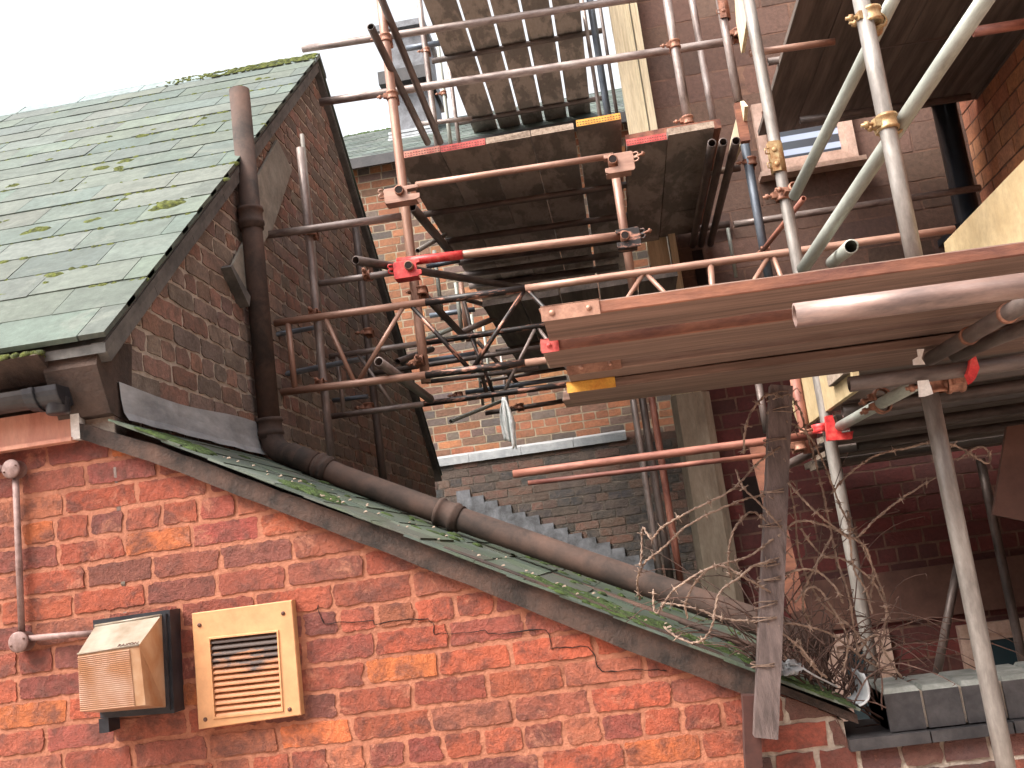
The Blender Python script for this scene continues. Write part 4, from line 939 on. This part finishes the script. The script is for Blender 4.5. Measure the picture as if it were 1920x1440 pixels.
# upper platform (z = 5.75) with daylight gaps
random.seed(31)
zU = pY(980, 245, 9.9).z; gx_ = [pZ(888, 253, zU).x] + [pZ(x, y, zU).x for x, y in ((937, 247), (980, 242), (1023, 238), (1067, 232))]; gx_.append(gx_[-1]+(gx_[-1]-gx_[-2]))
for i in range(5):
    depth_board(gx_[i]+.012, gx_[i+1]-.006, zU, 5.4, 9.95, 'upper platform board, %s' % ['leftmost beside the chimney', 'second from left with pale stain', 'middle board between two daylight gaps', 'fourth from left', 'rightmost beside the grey standard'][i], None, mat='wood_grey')
for y_, l_ in ((6.9, 'upper platform transom, nearest one'), (8.1, 'upper platform transom, middle one'), (9.4, 'upper platform transom, farthest one above the middle platform')):
    tube3((gx_[0]-.1, y_, zU-.026), (gx_[-1]+.15, y_, zU-.026), .024, 'tube_dark', l_)
random.seed(33)
zL2 = pY(1000, 560, 5.7).z; xL2 = pY(905, 575, 5.7).x
for i in range(5):
    depth_board(xL2+i*.226, xL2+(i+1)*.226-.006, zL2+R(.004), 5.7+R(.01), 8.0, 'dark lower lift board behind the lattice beams, %s' % ['leftmost', 'second from left', 'middle', 'fourth from left', 'rightmost'][i], None, mat='wood_dark')
mb = MB(); bar_a, bar_b = pY(1436, 835, 4.5), pY(1508, 1145, 4.5)
mb.prism([pY(x, y, 4.5) for x, y in ((1406, 838), (1452, 832), (1470, 960), (1512, 1140), (1482, 1150), (1440, 980))], (0, .03, 0))
tag(mb.build('leaning_plank', 'wood_edge'), 'red-brown plank leaning in the shade behind the barbed-wire post', 'plank')
# boards standing on edge
def vpanel(px, X, mat, label, name='plywood_sheet', cat='plywood sheet', th=.018):
    mb = MB(); mb.prism([pX(x, y, X) for x, y in px], (th, 0, 0)); return tag(mb.build(name, mat), label, cat)
Xp = pY(1603, 730, 3.4).x
vpanel([(1603, 732), (1500, 806), (1478, 745), (1490, 680), (1590, 640)], Xp, 'ply', 'cream plywood sheet on edge below the near deck', th=.02)
Xq = pY(1920, 300, 2.75).x
vpanel([(1960, 258), (1770, 455), (1775, 500), (1960, 500)], Xq, 'ply', 'bright cream board on edge at the right edge above the deck', th=.03)
Xt = pY(1392, 240, 5.15).x
vpanel([(1388, 190), (1370, 262), (1352, 380), (1362, 330), (1392, 262), (1396, 200)], Xt, 'wood_pale', 'pale toe board on edge right of the stored tubes', name='toe_board', cat='toe board')
Xt2 = pY(1404, 0, 4.6).x
vpanel([(1406, -30), (1376, -30), (1380, 40), (1390, 100), (1398, 50)], Xt2, 'wood_pale', 'pale toe board at the left edge of the upper right deck', name='toe_board', cat='toe board')
mb = MB(); P = pY(1392, 232, 5.1); mb.box((P.x-.025, 5.08, P.z-.1), (P.x+.022, 5.12, P.z+.11)); tag(mb.build('timber_block', 'wood_edge'), 'brown timber block beside the pale toe board', 'timber')
# upper right deck
random.seed(37)
zD = pY(1560, 232, 6.6).z; xa = pZ(1420, 262, zD).x
for i in range(8):
    depth_board(xa+i*.232, xa+(i+1)*.232+.001, zD+R(.004), 3.3, 6.6, 'upper right deck board, %s from its left edge' % ['first', 'second', 'third', 'fourth', 'fifth', 'sixth', 'seventh', 'eighth'][i], None, mat='wood_dark')
# low dark deck behind the near boards, boards along x
random.seed(41)
for i in range(11):
    y0 = 3.42+i*.3; zL = 1.6+.47-.012*i
    xA = pY(1600-i*9, 800, y0).x
    board((xA, y0, zL-.04*(i % 2)), (RXW-.02, y0, zL-.04*(i % 2)), (0, 1, 0), .27, .04, 'wood_dark', 'wood_dark', 'dark board of the low deck, %s row back' % ['first', 'second', 'third', 'fourth', 'fifth', 'sixth', 'seventh', 'eighth', 'ninth', 'tenth', 'eleventh'][i])
for i in range(3):
    y0 = 3.75+i*.8; A = pY(1640, 800, y0); tube3((A.x-.1, y0, 1.985-.01*i), (RXW-.03, y0, 1.985-.01*i), .024, 'tube_dark', 'dark ledger under the low deck, %s' % ['nearest', 'middle', 'farthest'][i])
# hanging panel at the right edge
mb = MB(); mb.prism([pY(x, y, 3.9) for x, y in ((1888, 800), (1960, 790), (1960, 985), (1862, 965))], (0, .02, 0)); tag(mb.build('hanging_board', 'render'), 'brown board hanging in the shade at the right edge', 'board')

# couplers
def coupler(P, r, mat, label, d2, side=Vector((-1, -.35, 0)), off=None, cat='coupler', gap=.052, main=Vector((0, 0, 1))):
    """half coupler round the main tube (axis main), its twin round the second tube (axis d2)"""
    P = Vector(P); r = max(r, .019)
    g = thing('scaffold_coupler', label, cat, tuple(P), 'scaffold couplers')
    n_ = Vector(off).normalized() if off else Vector((0, 1, 0))
    def band(C, ax, nm):
        mb = MB(); h = r*.95; ax = Vector(ax).normalized()
        mb.lathe(C-ax*h, C+ax*h, [(0, r+.001), (0, r+.006), (h*.35, r+.008), (h*.5, r+.004), (h*1.5, r+.004), (h*1.65, r+.008), (2*h, r+.006), (2*h, r+.001)], 20)
        s_ = side.normalized(); s_ = (s_-ax*s_.dot(ax)).normalized(); tg = ax.cross(s_)
        b1 = C+s_*(r+.002)
        mb.hexa([b1-ax*h*.6-tg*.012, b1+ax*h*.6-tg*.012, b1+ax*h*.6+tg*.012, b1-ax*h*.6+tg*.012, b1-ax*h*.5-tg*.01+s_*.02, b1+ax*h*.5-tg*.01+s_*.02, b1+ax*h*.5+tg*.01+s_*.02, b1-ax*h*.5+tg*.01+s_*.02])
        bo = mb.build(nm, mat, g)
        mb = MB(); c0 = C+s_*(r+.012)-tg*.02; dr = (s_*.75+tg*.9).normalized(); c0 = C+s_*(r+.008)
        mb.ring_path([c0, c0+(s_-tg*.35)*.045], .0055, 8); mb.build('bolt', mat, bo)
        mb = MB(); c1 = c0+(s_-tg*.35)*.024; mb.lathe(c1, c1+(s_-tg*.35), [(0, 0), (0, .011), (.012, .011), (.012, 0)], 6); mb.build('nut', mat, bo)
    band(P, main, 'clamp_band'); band(P+n_*gap, d2, 'clamp_band')
    mb = MB(); c0 = P+n_*(r*.8); c1 = P+n_*(gap-r*.8); mb.lathe(c0, c1, [(0, .018), ((c1-c0).length, .018)], 12); mb.build('pivot', mat, g)
    return g
def C(x, y, Yd, w, mat, label, d2=(1, 0, 0), **k): return coupler(pY(x, y, Yd), w*Yd/F/2, mat, label, Vector(d2), **k)
C(593, 592, 4.72, 16, 'coupler', 'coupler on the open-topped standard at the upper lattice chord', off=(0, -1, 0), gap=.04)
C(605, 722, 4.72, 16, 'coupler', 'coupler on the open-topped standard at the lower lattice chord', off=(0, -1, 0), gap=.04)
C(583, 436, 4.72, 16, 'coupler', 'coupler on the open-topped standard below its sawn end')
C(791, 680, 4.9, 18, 'coupler', 'rusty coupler at the foot of the leftmost tower standard', off=(0, -1, 0))
C(735, 180, 4.9, 18, 'coupler', 'coupler joining the tower standard to the second guard rail')
C(723, 72, 4.9, 18, 'coupler', 'coupler joining the tower standard to the highest guard rail')
C(790, 545, 4.9, 18, 'coupler', 'rusty coupler on the tower standard just under the red bracket')
C(1265, 84, 5.2, 18, 'coupler', 'coupler where the second guard rail meets the right standard')
C(1290, 226, 5.2, 18, 'coupler', 'coupler lying on the right platform at a standard foot')
C(1433, 477, 5.2, 17, 'coupler', 'rusty coupler where the blue-grey standard meets the lattice beam', off=(0, -1, 0))
C(1408, 303, 5.2, 17, 'coupler', 'rusty coupler high on the blue-grey standard')
C(1467, 366, 3.95, 23, 'coupler', 'pinkish swivel coupler at the foot of the pale diagonal brace', d2=pY(1690, -30, 3.05)-pY(1489, 368, 3.8), off=(.8, -.5, 0), gap=.05)
C(1634, 30, 2.95, 32, 'coupler_gold', 'upper zinc swivel coupler on the thick standard', d2=pY(1694, -40, 2.9)-pY(1489, 368, 3.82), off=(.35, .9, 0), gap=.062)
C(1664, 230, 2.95, 32, 'coupler_gold', 'lower zinc swivel coupler on the thick standard', d2=pY(1868, -32, 2.5)-pY(1505, 505, 3.75), off=(.35, .9, 0), gap=.062)
C(1752, 722, 2.82, 32, 'coupler', 'square rusty coupler on top of the lower right standard', off=(1, -.2, 0), gap=.05)
C(1655, 760, 3.3, 20, 'coupler', 'brown coupler halfway along the short pale tube', d2=(0, 1, 0), off=(0, -.2, 1), main=pY(1575, 799, 3.85)-pY(1722, 718, 2.9), gap=.03)
C(1498, 835, 4.25, 20, 'coupler', 'rusty coupler behind the barbed-wire post at the long rail')
C(690, 762, 5.5, 14, 'coupler', 'dark coupler under the far lattice beam')
C(690, 622, 5.6, 14, 'coupler', 'dark coupler on the dark standard at the far lattice beam')
C(688, 516, 4.8, 13, 'coupler', 'small coupler on the short tube left of the red bracket', main=Vector((1, 0, 0)), d2=(0, 0, 1), gap=.03)
C(1383, 62, 5.25, 17, 'coupler', 'coupler at the right end of the second guard rail')
C(975, 762, 7.0, 12, 'coupler', 'small pale coupler right of the hanging rag')
C(832, 175, 8.4, 9, 'coupler', 'distant coupler pair left of the upper platform')
C(800, 95, 7.6, 11, 'coupler', 'distant coupler in front of the chimney')
C(860, 740, 6.6, 10, 'coupler', 'small coupler among the clutter by the far brick wall')
# collars on the depth tube
A, B = pY(1960, 546, 2.2), pY(1745, 672, 3.0); r_ = 30*2.6/F/2
for f in (.25, .58):
    Pc = A.lerp(B, f); mb = MB(); mb.lathe(Pc, B, [(0, r_), (0, r_+.003), (.012, r_+.004), (.02, r_+.003), (.02, r_)], 20); tag(mb.build('tube_collar', 'coupler'), 'raised ring on the dark depth-wise tube, %s' % ('nearer one' if f < .3 else 'farther one'), 'tube collar')
# sleeve couplers
def sleeve(x, y0, y1, Yd, w, mat, label):
    g = thing('sleeve_coupler', label, 'coupler', tuple(pY(x, y1, Yd))); P = pY(x, (y0+y1)/2, Yd); s_ = (x+495)/(10204+y0)
    a, b_ = pY(x, y0, Yd).z, pY(x, y1, Yd).z; r = w*Yd/F/2
    mb = MB(); mb.lathe((P.x, Yd, b_), (P.x, Yd, a), [(0, r), (0, r+.007), (a-b_, r+.007), (a-b_, r)], 20); mb.box((P.x-r-.004, Yd-r-.008, b_), (P.x+r*.2, Yd-r+.004, a)); mb.build('sleeve', mat, g)
    for f in (.22, .7):
        z = b_+(a-b_)*f; mb = MB(); mb.lathe((P.x-.008, Yd-r-.006, z), (P.x-.008, -9, z), [(0, .010), (.006, .010), (.008, .006), (.008, 0)], 10); mb.build('bolt', mat, g)
        mb = MB(); mb.ring_path([(P.x-r-.002, Yd-r, z+.012), (P.x-r-.02, Yd-r-.006, z+.010), (P.x-r-.02, Yd-r-.006, z-.010), (P.x-r-.002, Yd-r, z-.012)], .003, 6); mb.build('hinge_loop', mat, g)
sleeve(1456, 268, 325, 3.95, 23, 'coupler_gold', 'zinc sleeve coupler with two bolts halfway up the tall standard')
sleeve(1355, -20, 38, 5.25, 17, 'coupler', 'pinkish perforated sleeve at the very top of the picture')
# plate brackets with the tube end showing
def bracket(x0, y0, x1, y1, tx, ty, Yd, dia, mat, label, right=False):
    g = thing('plate_bracket', label, 'bracket', tuple(pY(x0, y1, Yd)), 'plate brackets'); A, B = pY(x0, y1, Yd), pY(x1, y0, Yd); Tc = pY(tx, ty, Yd)
    r = dia*Yd/F/2; dpt = .07; mb = MB(); t = .006; ch_ = .008
    ou = [(A.x+ch_, A.z), (B.x-.02, A.z), (B.x, A.z+.008), (B.x, A.z+.03), (Tc.x+r*1.6, A.z+.032), (Tc.x+r*1.6, B.z-.02), (B.x-.004, B.z-.018), (B.x-.004, B.z), (A.x+ch_, B.z), (A.x, B.z-ch_), (A.x, A.z+ch_)]
    if right: ou = [(A.x+B.x-x, z) for x, z in ou][::-1]; ou = [(x, z) for x, z in ou]
    mb.prism([(x, Yd-.008, z) for x, z in ou], (0, .008, 0)); 
    mb.box((A.x+.002, Yd+.0005, B.z-.006), (B.x-.02, Yd+dpt, B.z-.0005)); mb.box((A.x+.002, Yd+.0005, A.z+.0005), (B.x-.02, Yd+dpt, A.z+.006))
    o = mb.build('plate', mat, g); md = o.modifiers.new('b', 'BEVEL'); md.width = .002; md.segments = 2
    o2 = tube3((Tc.x, Yd-.03, Tc.z), (Tc.x, Yd+.12, Tc.z), r, 'coupler', parent=g, name='tube_end')
    mb = MB(); mb.ring_path([(Tc.x, Yd-.0285, Tc.z), (Tc.x, Yd-.0275, Tc.z)], r*.8, 20); mb.build('bore', 'dark', g)
    sx = 1 if right else -1; ex = B.x if right else A.x
    for k in (-1, 1):
        mb = MB(); zc_ = Tc.z+k*.012; mb.ring_path([(ex, Yd-.004, zc_+.01), (ex+sx*.018, Yd-.012, zc_+.009), (ex+sx*.024, Yd-.012, zc_), (ex+sx*.018, Yd-.012, zc_-.009), (ex, Yd-.004, zc_-.01)], .0045, 8); mb.build('claw', mat, g)
    if right:
        mb = MB(); mb.ring_path([(ex+.015, Yd-.01, Tc.z), (ex+.055, Yd-.02, Tc.z+.006)], .006, 8); mb.lathe((ex+.04, Yd-.018, Tc.z+.004), (ex+.06, Yd-.02, Tc.z+.006), [(0, 0), (0, .012), (.01, .012), (.01, 0)], 6); mb.build('bolt', 'coupler', g)
    return g
bracket(722, 345, 785, 384, 750, 359, 4.72, 19, 'tube_salmon', 'salmon plate bracket at the upper left of the tower')
bracket(740, 485, 788, 525, 768, 500, 4.68, 18, 'red', 'bright red plate bracket at the lower left of the tower')
bracket(1136, 283, 1186, 328, 1149, 302, 4.74, 19, 'tube_salmon', 'salmon plate bracket at the upper right of the tower', right=True)
bracket(1158, 425, 1198, 468, 1172, 444, 4.70, 18, 'tube_peel', 'peeling rusty plate bracket at the lower right of the tower', right=True)
# red coupler on the tall standard
g = thing('red_bracket_coupler', 'red angle coupler on the tall standard below the plywood sheet', 'coupler', tuple(pY(1560, 825, 3.9)))
Pq = pY(1552, 803, 3.82); mb = MB(); q = [pY(x, y, 3.86) for x, y in ((1548, 780), (1561, 778), (1568, 800), (1580, 812), (1600, 808), (1598, 823), (1552, 826))]; mb.prism(q, (0, .03, 0)); mb.build('angle_plate', 'red', g)
mb = MB(); zc_ = Pq.z; P8 = pY(1539, 803, 3.95); mb.lathe((P8.x, 3.95, P8.z-.016), (P8.x, 3.95, P8.z+.016), [(0, .026), (0, .034), (.012, .032), (.02, .032), (.032, .034), (.032, .026)], 20); mb.build('clamp_band', 'red', g)
mb = MB(); a = pY(1524, 805, 3.9); mb.ring_path([a, a+Vector((-.05, -.005, -.006))], .006, 8); mb.lathe(a+Vector((-.025, 0, -.003)), a+Vector((-.06, 0, -.006)), [(0, 0), (0, .012), (.012, .012), (.012, 0)], 6); mb.build('bolt', 'coupler', g)
mb = MB(); q = [pY(x, y, 2.58) for x, y in ((1822, 672), (1830, 668), (1837, 690), (1830, 708), (1822, 718), (1815, 700))]; mb.prism(q, (0, .03, 0)); tag(mb.build('red_clip', 'red'), 'small dull red clip on the dark tube at right', 'clip')
for q, l_ in (([(1720, 655), (1733, 654), (1728, 672), (1735, 683), (1713, 684), (1712, 674), (1722, 668)], 'upper cream-white tag above the dark tube end'), ([(1721, 714), (1741, 712), (1750, 738), (1735, 743), (1724, 744)], 'lower cream-white tag on the corner below the dark tube')):
    mb = MB(); mb.prism([pY(x, y, 2.59) for x, y in q], (0, .006, 0)); tag(mb.build('white_tag', 'white'), l_, 'tag')

# hanging rag
mb = MB(); top_ = pY(945, 745, 5.2); NN = 16; rows = []
for i in range(NN+1):
    f = i/NN; cx = 944+f*14; hw = 3+11*min(1, f*2.2)*(1-.6*max(0, f-.75)*4*.5); row_ = []
    for j in range(13):
        g_ = j/12*2-1; x = cx+g_*hw+R(.8); y = 745+f*(82+12*noise.noise(Vector((g_*2.2, 4, 0)))+ (14 if g_ > .2 else 0))
        row_.append(pY(x, y, 5.2+.03*math.sin(g_*7+f*2)*min(1, f*2+.2)))
    rows.append(row_)
k0 = len(mb.v)
for r_ in rows: mb.v += r_
for i in range(NN):
    for j in range(12): a = k0+i*13+j; mb.addf((a, a+1, a+14, a+13), 0, sm=True)
rg = mb.build('hanging_rag', 'cloth'); md = rg.modifiers.new('s', 'SOLIDIFY'); md.thickness = .003
tag(rg, 'white plastic rag hanging from a pole above the lead capping', 'rag')

# barbed-wire post
mb = MB(); YPp = 2.86
c0, c1, c2 = pY(1466, 722, YPp), pY(1434, 1300, YPp), pY(1440, 1395, YPp)
hw0 = .028
def bar(mb, a, b_, wd, dp):
    t = (b_-a).normalized(); s_ = Vector((t.z, 0, -t.x)).normalized()
    N = 14
    for i in range(N):
        p, q = a.lerp(b_, i/N), a.lerp(b_, (i+1)/N); d_ = Vector((0, dp, 0)); j0 = noise.noise(p*20)*.0015; j1 = noise.noise(q*20)*.0015
        mb.hexa([p-s_*(wd+j0), p+s_*(wd+j0), p+s_*(wd+j0)+d_, p-s_*(wd+j0)+d_, q-s_*(wd+j1), q+s_*(wd+j1), q+s_*(wd+j1)+d_, q-s_*(wd+j1)+d_])
bar(mb, c0, pY(1437, 1385, YPp), .030, .05)
tag(mb.build('fence_post', 'post'), 'leaning grey-brown post wound with barbed wire', 'post')
mb = MB(); bar(mb, pY(1408, 1305, YPp+.06), pY(1416, 1480, YPp+.06), .022, .05); tag(mb.build('post_stub', 'stub'), 'dark vertical stub at the outer corner of the brick wall', 'post')

# barbed wire
random.seed(47)
def spline(pts, n_=10):
    out = []
    for i in range(len(pts)-1):
        p0, p1, p2, p3 = pts[max(i-1, 0)], pts[i], pts[i+1], pts[min(i+2, len(pts)-1)]
        for k in range(n_):
            t = k/n_; out.append(.5*((2*p1)+(-p0+p2)*t+(2*p0-5*p1+4*p2-p3)*t*t+(-p0+3*p1-3*p2+p3)*t**3))
    out.append(pts[-1]); return out
def wire(pts, label, r=.0021, barb=.075, mat='wire'):
    P = spline([pY(*p) for p in pts]); mb = MB(); tot = 0
    A = []; B = []
    for i, p in enumerate(P):
        t = (P[min(i+1, len(P)-1)]-P[max(i-1, 0)]).normalized(); n1 = t.orthogonal().normalized(); n2 = t.cross(n1)
        if i: tot += (p-P[i-1]).length
        jj = Vector((R(.0012), R(.0012), R(.0012))); an = tot*180; o_ = (n1*math.cos(an)+n2*math.sin(an))*r*.8
        A.append(p+o_+jj); B.append(p-o_+jj)
    mb.ring_path(A, r, 5); mb.ring_path(B, r, 5)
    nxt = .03; acc = 0
    for i in range(1, len(P)):
        acc += (P[i]-P[i-1]).length
        if acc > nxt:
            acc = 0; nxt = barb*R(.8, 1.25); t = (P[i]-P[i-1]).normalized()
            for s in range(2):
                d_ = Vector((R(), R(), R())); d_ = (d_-t*d_.dot(t)).normalized()+t*R(.4); mb.ring_path([P[i]-d_*.016, P[i]-d_*.003, P[i]+d_*.003, P[i]+d_*.016], [.0008, .0019, .0019, .0008], 4)
            mb.ring_path([P[i]-t*.005, P[i]+t*.005], r*2.1, 6)
    return tag(mb.build('barbed_wire', mat), label, 'barbed wire', 'strands of barbed wire')
Wd = 2.86
wire([(1462, 838, Wd), (1420, 870, 2.8), (1370, 920, 2.75), (1290, 960, 2.75), (1240, 990, 2.8), (1222, 1010, 2.85), (1205, 990, 2.9), (1203, 1040, 2.9), (1200, 1060, 2.9)], 'strand arching from the post down left to a loose hooked end')
wire([(1450, 935, Wd), (1420, 930, Wd), (1360, 950, 2.8), (1290, 985, 2.8), (1240, 1030, 2.85), (1208, 1056, 2.9), (1195, 1090, 2.95), (1200, 1125, 3.0)], 'strand from mid post curving down left onto the slates')
wire([(1468, 745, Wd), (1440, 740, 2.8), (1410, 770, 2.78), (1397, 810, 2.78), (1395, 850, 2.8)], 'short strand drooping from the post top to the left')
wire([(1445, 985, Wd), (1412, 960, Wd), (1385, 980, 2.82), (1370, 1010, 2.82), (1366, 1060, 2.85), (1372, 1085, 2.9)], 'strand looping down left below the middle of the post')
wire([(1455, 1052, Wd), (1415, 1060, 2.83), (1390, 1080, 2.8), (1350, 1110, 2.8), (1340, 1150, 2.8), (1330, 1185, 2.82), (1305, 1205, 2.86), (1270, 1195, 2.9), (1245, 1175, 2.95)], 'long strand sagging from the post across the lean-to slates')
wire([(1478, 905, Wd), (1500, 930, 2.85), (1530, 960, 2.85), (1560, 985, 2.88), (1600, 1010, 2.9), (1640, 975, 2.9), (1690, 935, 2.9), (1762, 890, 2.9)], 'strand running right from the post up to the lower right standard')
wire([(1560, 925, 2.95), (1590, 890, 2.92), (1640, 855, 2.9), (1700, 840, 2.9), (1757, 828, 2.88), (1800, 840, 2.92), (1850, 868, 2.95), (1855, 850, 2.95), (1835, 838, 2.93), (1795, 862, 2.9)], 'strand arching right over the lower right standard into a loop')
wire([(1480, 740, Wd), (1500, 770, 2.9), (1515, 820, 2.92), (1530, 870, 2.95), (1545, 930, 2.95), (1556, 985, 2.95), (1570, 1050, 2.95), (1590, 1110, 2.95), (1600, 1170, 2.98), (1610, 1230, 3.0)], 'long strand falling down along the tall standard')
wire([(1560, 1005, 2.9), (1530, 1060, 2.9), (1510, 1100, 2.92), (1506, 1140, 2.95), (1520, 1170, 3.0)], 'strand hanging in the gap right of the post')
wire([(1460, 1005, Wd), (1490, 980, 2.88), (1520, 978, 2.88), (1560, 990, 2.9), (1600, 1010, 2.9), (1625, 1030, 2.92), (1637, 1080, 2.95), (1630, 1130, 2.98)], 'strand bowing right from the post and dropping')
wire([(1455, 1085, Wd), (1490, 1070, 2.88), (1530, 1070, 2.9), (1565, 1100, 2.9), (1580, 1130, 2.92)], 'short strand bowing right, low on the post')
wire([(1595, 1000, 2.92), (1590, 960, 2.92), (1600, 1060, 2.93), (1625, 1110, 2.95), (1635, 1150, 2.96)], 'twisted strand right of the tall standard')
wire([(1240, 1130, 3.0), (1300, 1140, 2.95), (1360, 1160, 2.92), (1430, 1165, 2.9), (1500, 1172, 2.9), (1560, 1190, 2.95), (1620, 1235, 3.0), (1680, 1270, 3.05)], 'strand lying along the slates behind the post')
wire([(1440, 1168, Wd), (1470, 1190, 2.88), (1500, 1215, 2.9), (1530, 1250, 2.92)], 'short strand from the low post towards the dark hollow')
wire([(1500, 1200, 2.92), (1505, 1225, 2.92), (1530, 1255, 2.93), (1550, 1270, 2.95)], 'small loose strand above the white rubble')
wire([(1605, 1225, 3.0), (1640, 1190, 2.98), (1660, 1225, 3.0), (1690, 1270, 3.02)], 'curl of wire at the end of the coping')
wire([(1475, 790, Wd), (1515, 815, 2.9), (1545, 870, 2.92), (1580, 960, 2.95), (1625, 1040, 2.97), (1660, 1130, 3.0), (1655, 1200, 3.02)], 'outer strand arching from the upper post far right to the coping')
wire([(1450, 1010, Wd), (1400, 1045, 2.84), (1330, 1065, 2.82), (1265, 1105, 2.85), (1230, 1150, 2.9), (1225, 1105, 2.92)], 'low strand running left from the post over the soil pipe')
wire([(1445, 1110, Wd), (1400, 1085, 2.82), (1350, 1060, 2.82), (1310, 1085, 2.84), (1285, 1130, 2.88), (1290, 1160, 2.9)], 'looping strand left of the lower post')
wire([(1470, 860, Wd), (1490, 960, 2.9), (1500, 1050, 2.92), (1540, 1130, 2.95), (1600, 1180, 2.98), (1650, 1250, 3.0)], 'strand hugging the right side of the post then sagging right')
wire([(1500, 990, 2.9), (1540, 1040, 2.92), (1585, 1050, 2.94), (1640, 1095, 2.96), (1668, 1160, 2.98)], 'mid-height strand bowing right between post and lower right standard')
wire([(1480, 1010, 2.88), (1440, 960, 2.84), (1395, 915, 2.84), (1380, 880, 2.86)], 'short strand slanting up left across the post')
wire([(1490, 1130, 2.9), (1525, 1100, 2.92), (1560, 1140, 2.94), (1590, 1200, 2.96), (1580, 1260, 2.98)], 'low loop of wire just right of the post')
# wire wound round the post
for k, (y, sg) in enumerate(((748, 1), (762, -1), (832, 1), (928, 1), (990, 1), (1062, 1), (1078, -1), (1140, 1), (1168, 1), (1255, 1))):
    cx = 1466-(y-722)*.055; mb = MB(); pts = []
    for i in range(26):
        a = 2*math.pi*i/12; P = pY(cx, y, YPp); pts.append(Vector((P.x+.036*math.cos(a), YPp+.026+.034*math.sin(a), P.z+sg*.003*i/4+.004*math.sin(a*1.3+k))))
    mb.ring_path(pts, .0017, 5)
    e = pts[-1]; mb.ring_path([e, e+Vector((.02, -.02, .012)), e+Vector((.03, -.01, -.004))], .0015, 5)
    tag(mb.build('wire_binding', 'wire'), 'wire turns wound round the barbed-wire post, number %s from its top' % ['one', 'two', 'three', 'four', 'five', 'six', 'seven', 'eight', 'nine', 'ten'][k], 'wire binding', 'wire bindings')
# dry twigs in the hollow
random.seed(53); mb = MB()
for i in range(95):
    b0 = Vector((R(.33, .66), R(3.05, 3.7), 0)); z0 = max(rz(b0.x), .95)-.02; L = R(.12, .38); d_ = Vector((R()*1.0, R()*.3, R(.1, 1))).normalized()
    pts = [Vector((b0.x, b0.y, z0))]
    for k in range(5): d_ = (d_+Vector((R(.3), R(.15), R(.3)-.1))).normalized(); pts.append(pts[-1]+d_*L/5)
    mb.ring_path(pts, [.003, .0028, .0024, .002, .0016, .001], 5)
for i in range(75):      # long arching stems
    p = Vector((R(.28, .62), R(2.93, 3.3), 0)); p.z = max(rz(p.x), .95)+R(0, .05); L = R(.3, .65); d_ = Vector((R(-.9, .55), R(.25), R(.5, 1.2))).normalized(); pts = [p.copy()]
    for k in range(12): d_ = (d_+Vector((R(.22), R(.1), -.16+R(.12)))).normalized(); pts.append(pts[-1]+d_*L/12)
    pts = [q for q in pts if q.z > rz(q.x)+.005]
    if len(pts) < 4: continue
    mb.ring_path(pts, [.0024*(1-.6*k/len(pts)) for k in range(len(pts))], 5)
    for q in pts[2::2]:
        t_ = Vector((R(), R(), R())).normalized(); mb.ring_path([q, q+t_*.016], [.0016, .0003], 4)
stuff(mb.build('dry_twigs', 'twig'), 'tangle of dry bramble twigs in the hollow behind the post', 'twigs')
mb = MB(); random.seed(57)
for i in range(26):
    p = pY(R(1458, 1500), R(1238, 1262), R(2.93, 3.0)); moss_clump(mb, p, Vector((R(.5), -.5, 1)), R(.006, .013), R(.005, .012))
p0, p1 = pY(1488, 1243, 2.93), pY(1570, 1288, 2.97); mb.ring_path([p0, p0.lerp(p1, .5)+Vector((0, 0, -.003)), p1], .0028, 6)
tag(mb.build('broken_cement_lump', 'lead_light'), 'white broken cement lump with a pale stick beside the post', 'rubble')
mb = MB(); a = pY(1500, 1330, 3.06)
mb.box((XE-.02, YW+.0, 0), (XE+.0015, YW+.19, 1.0));
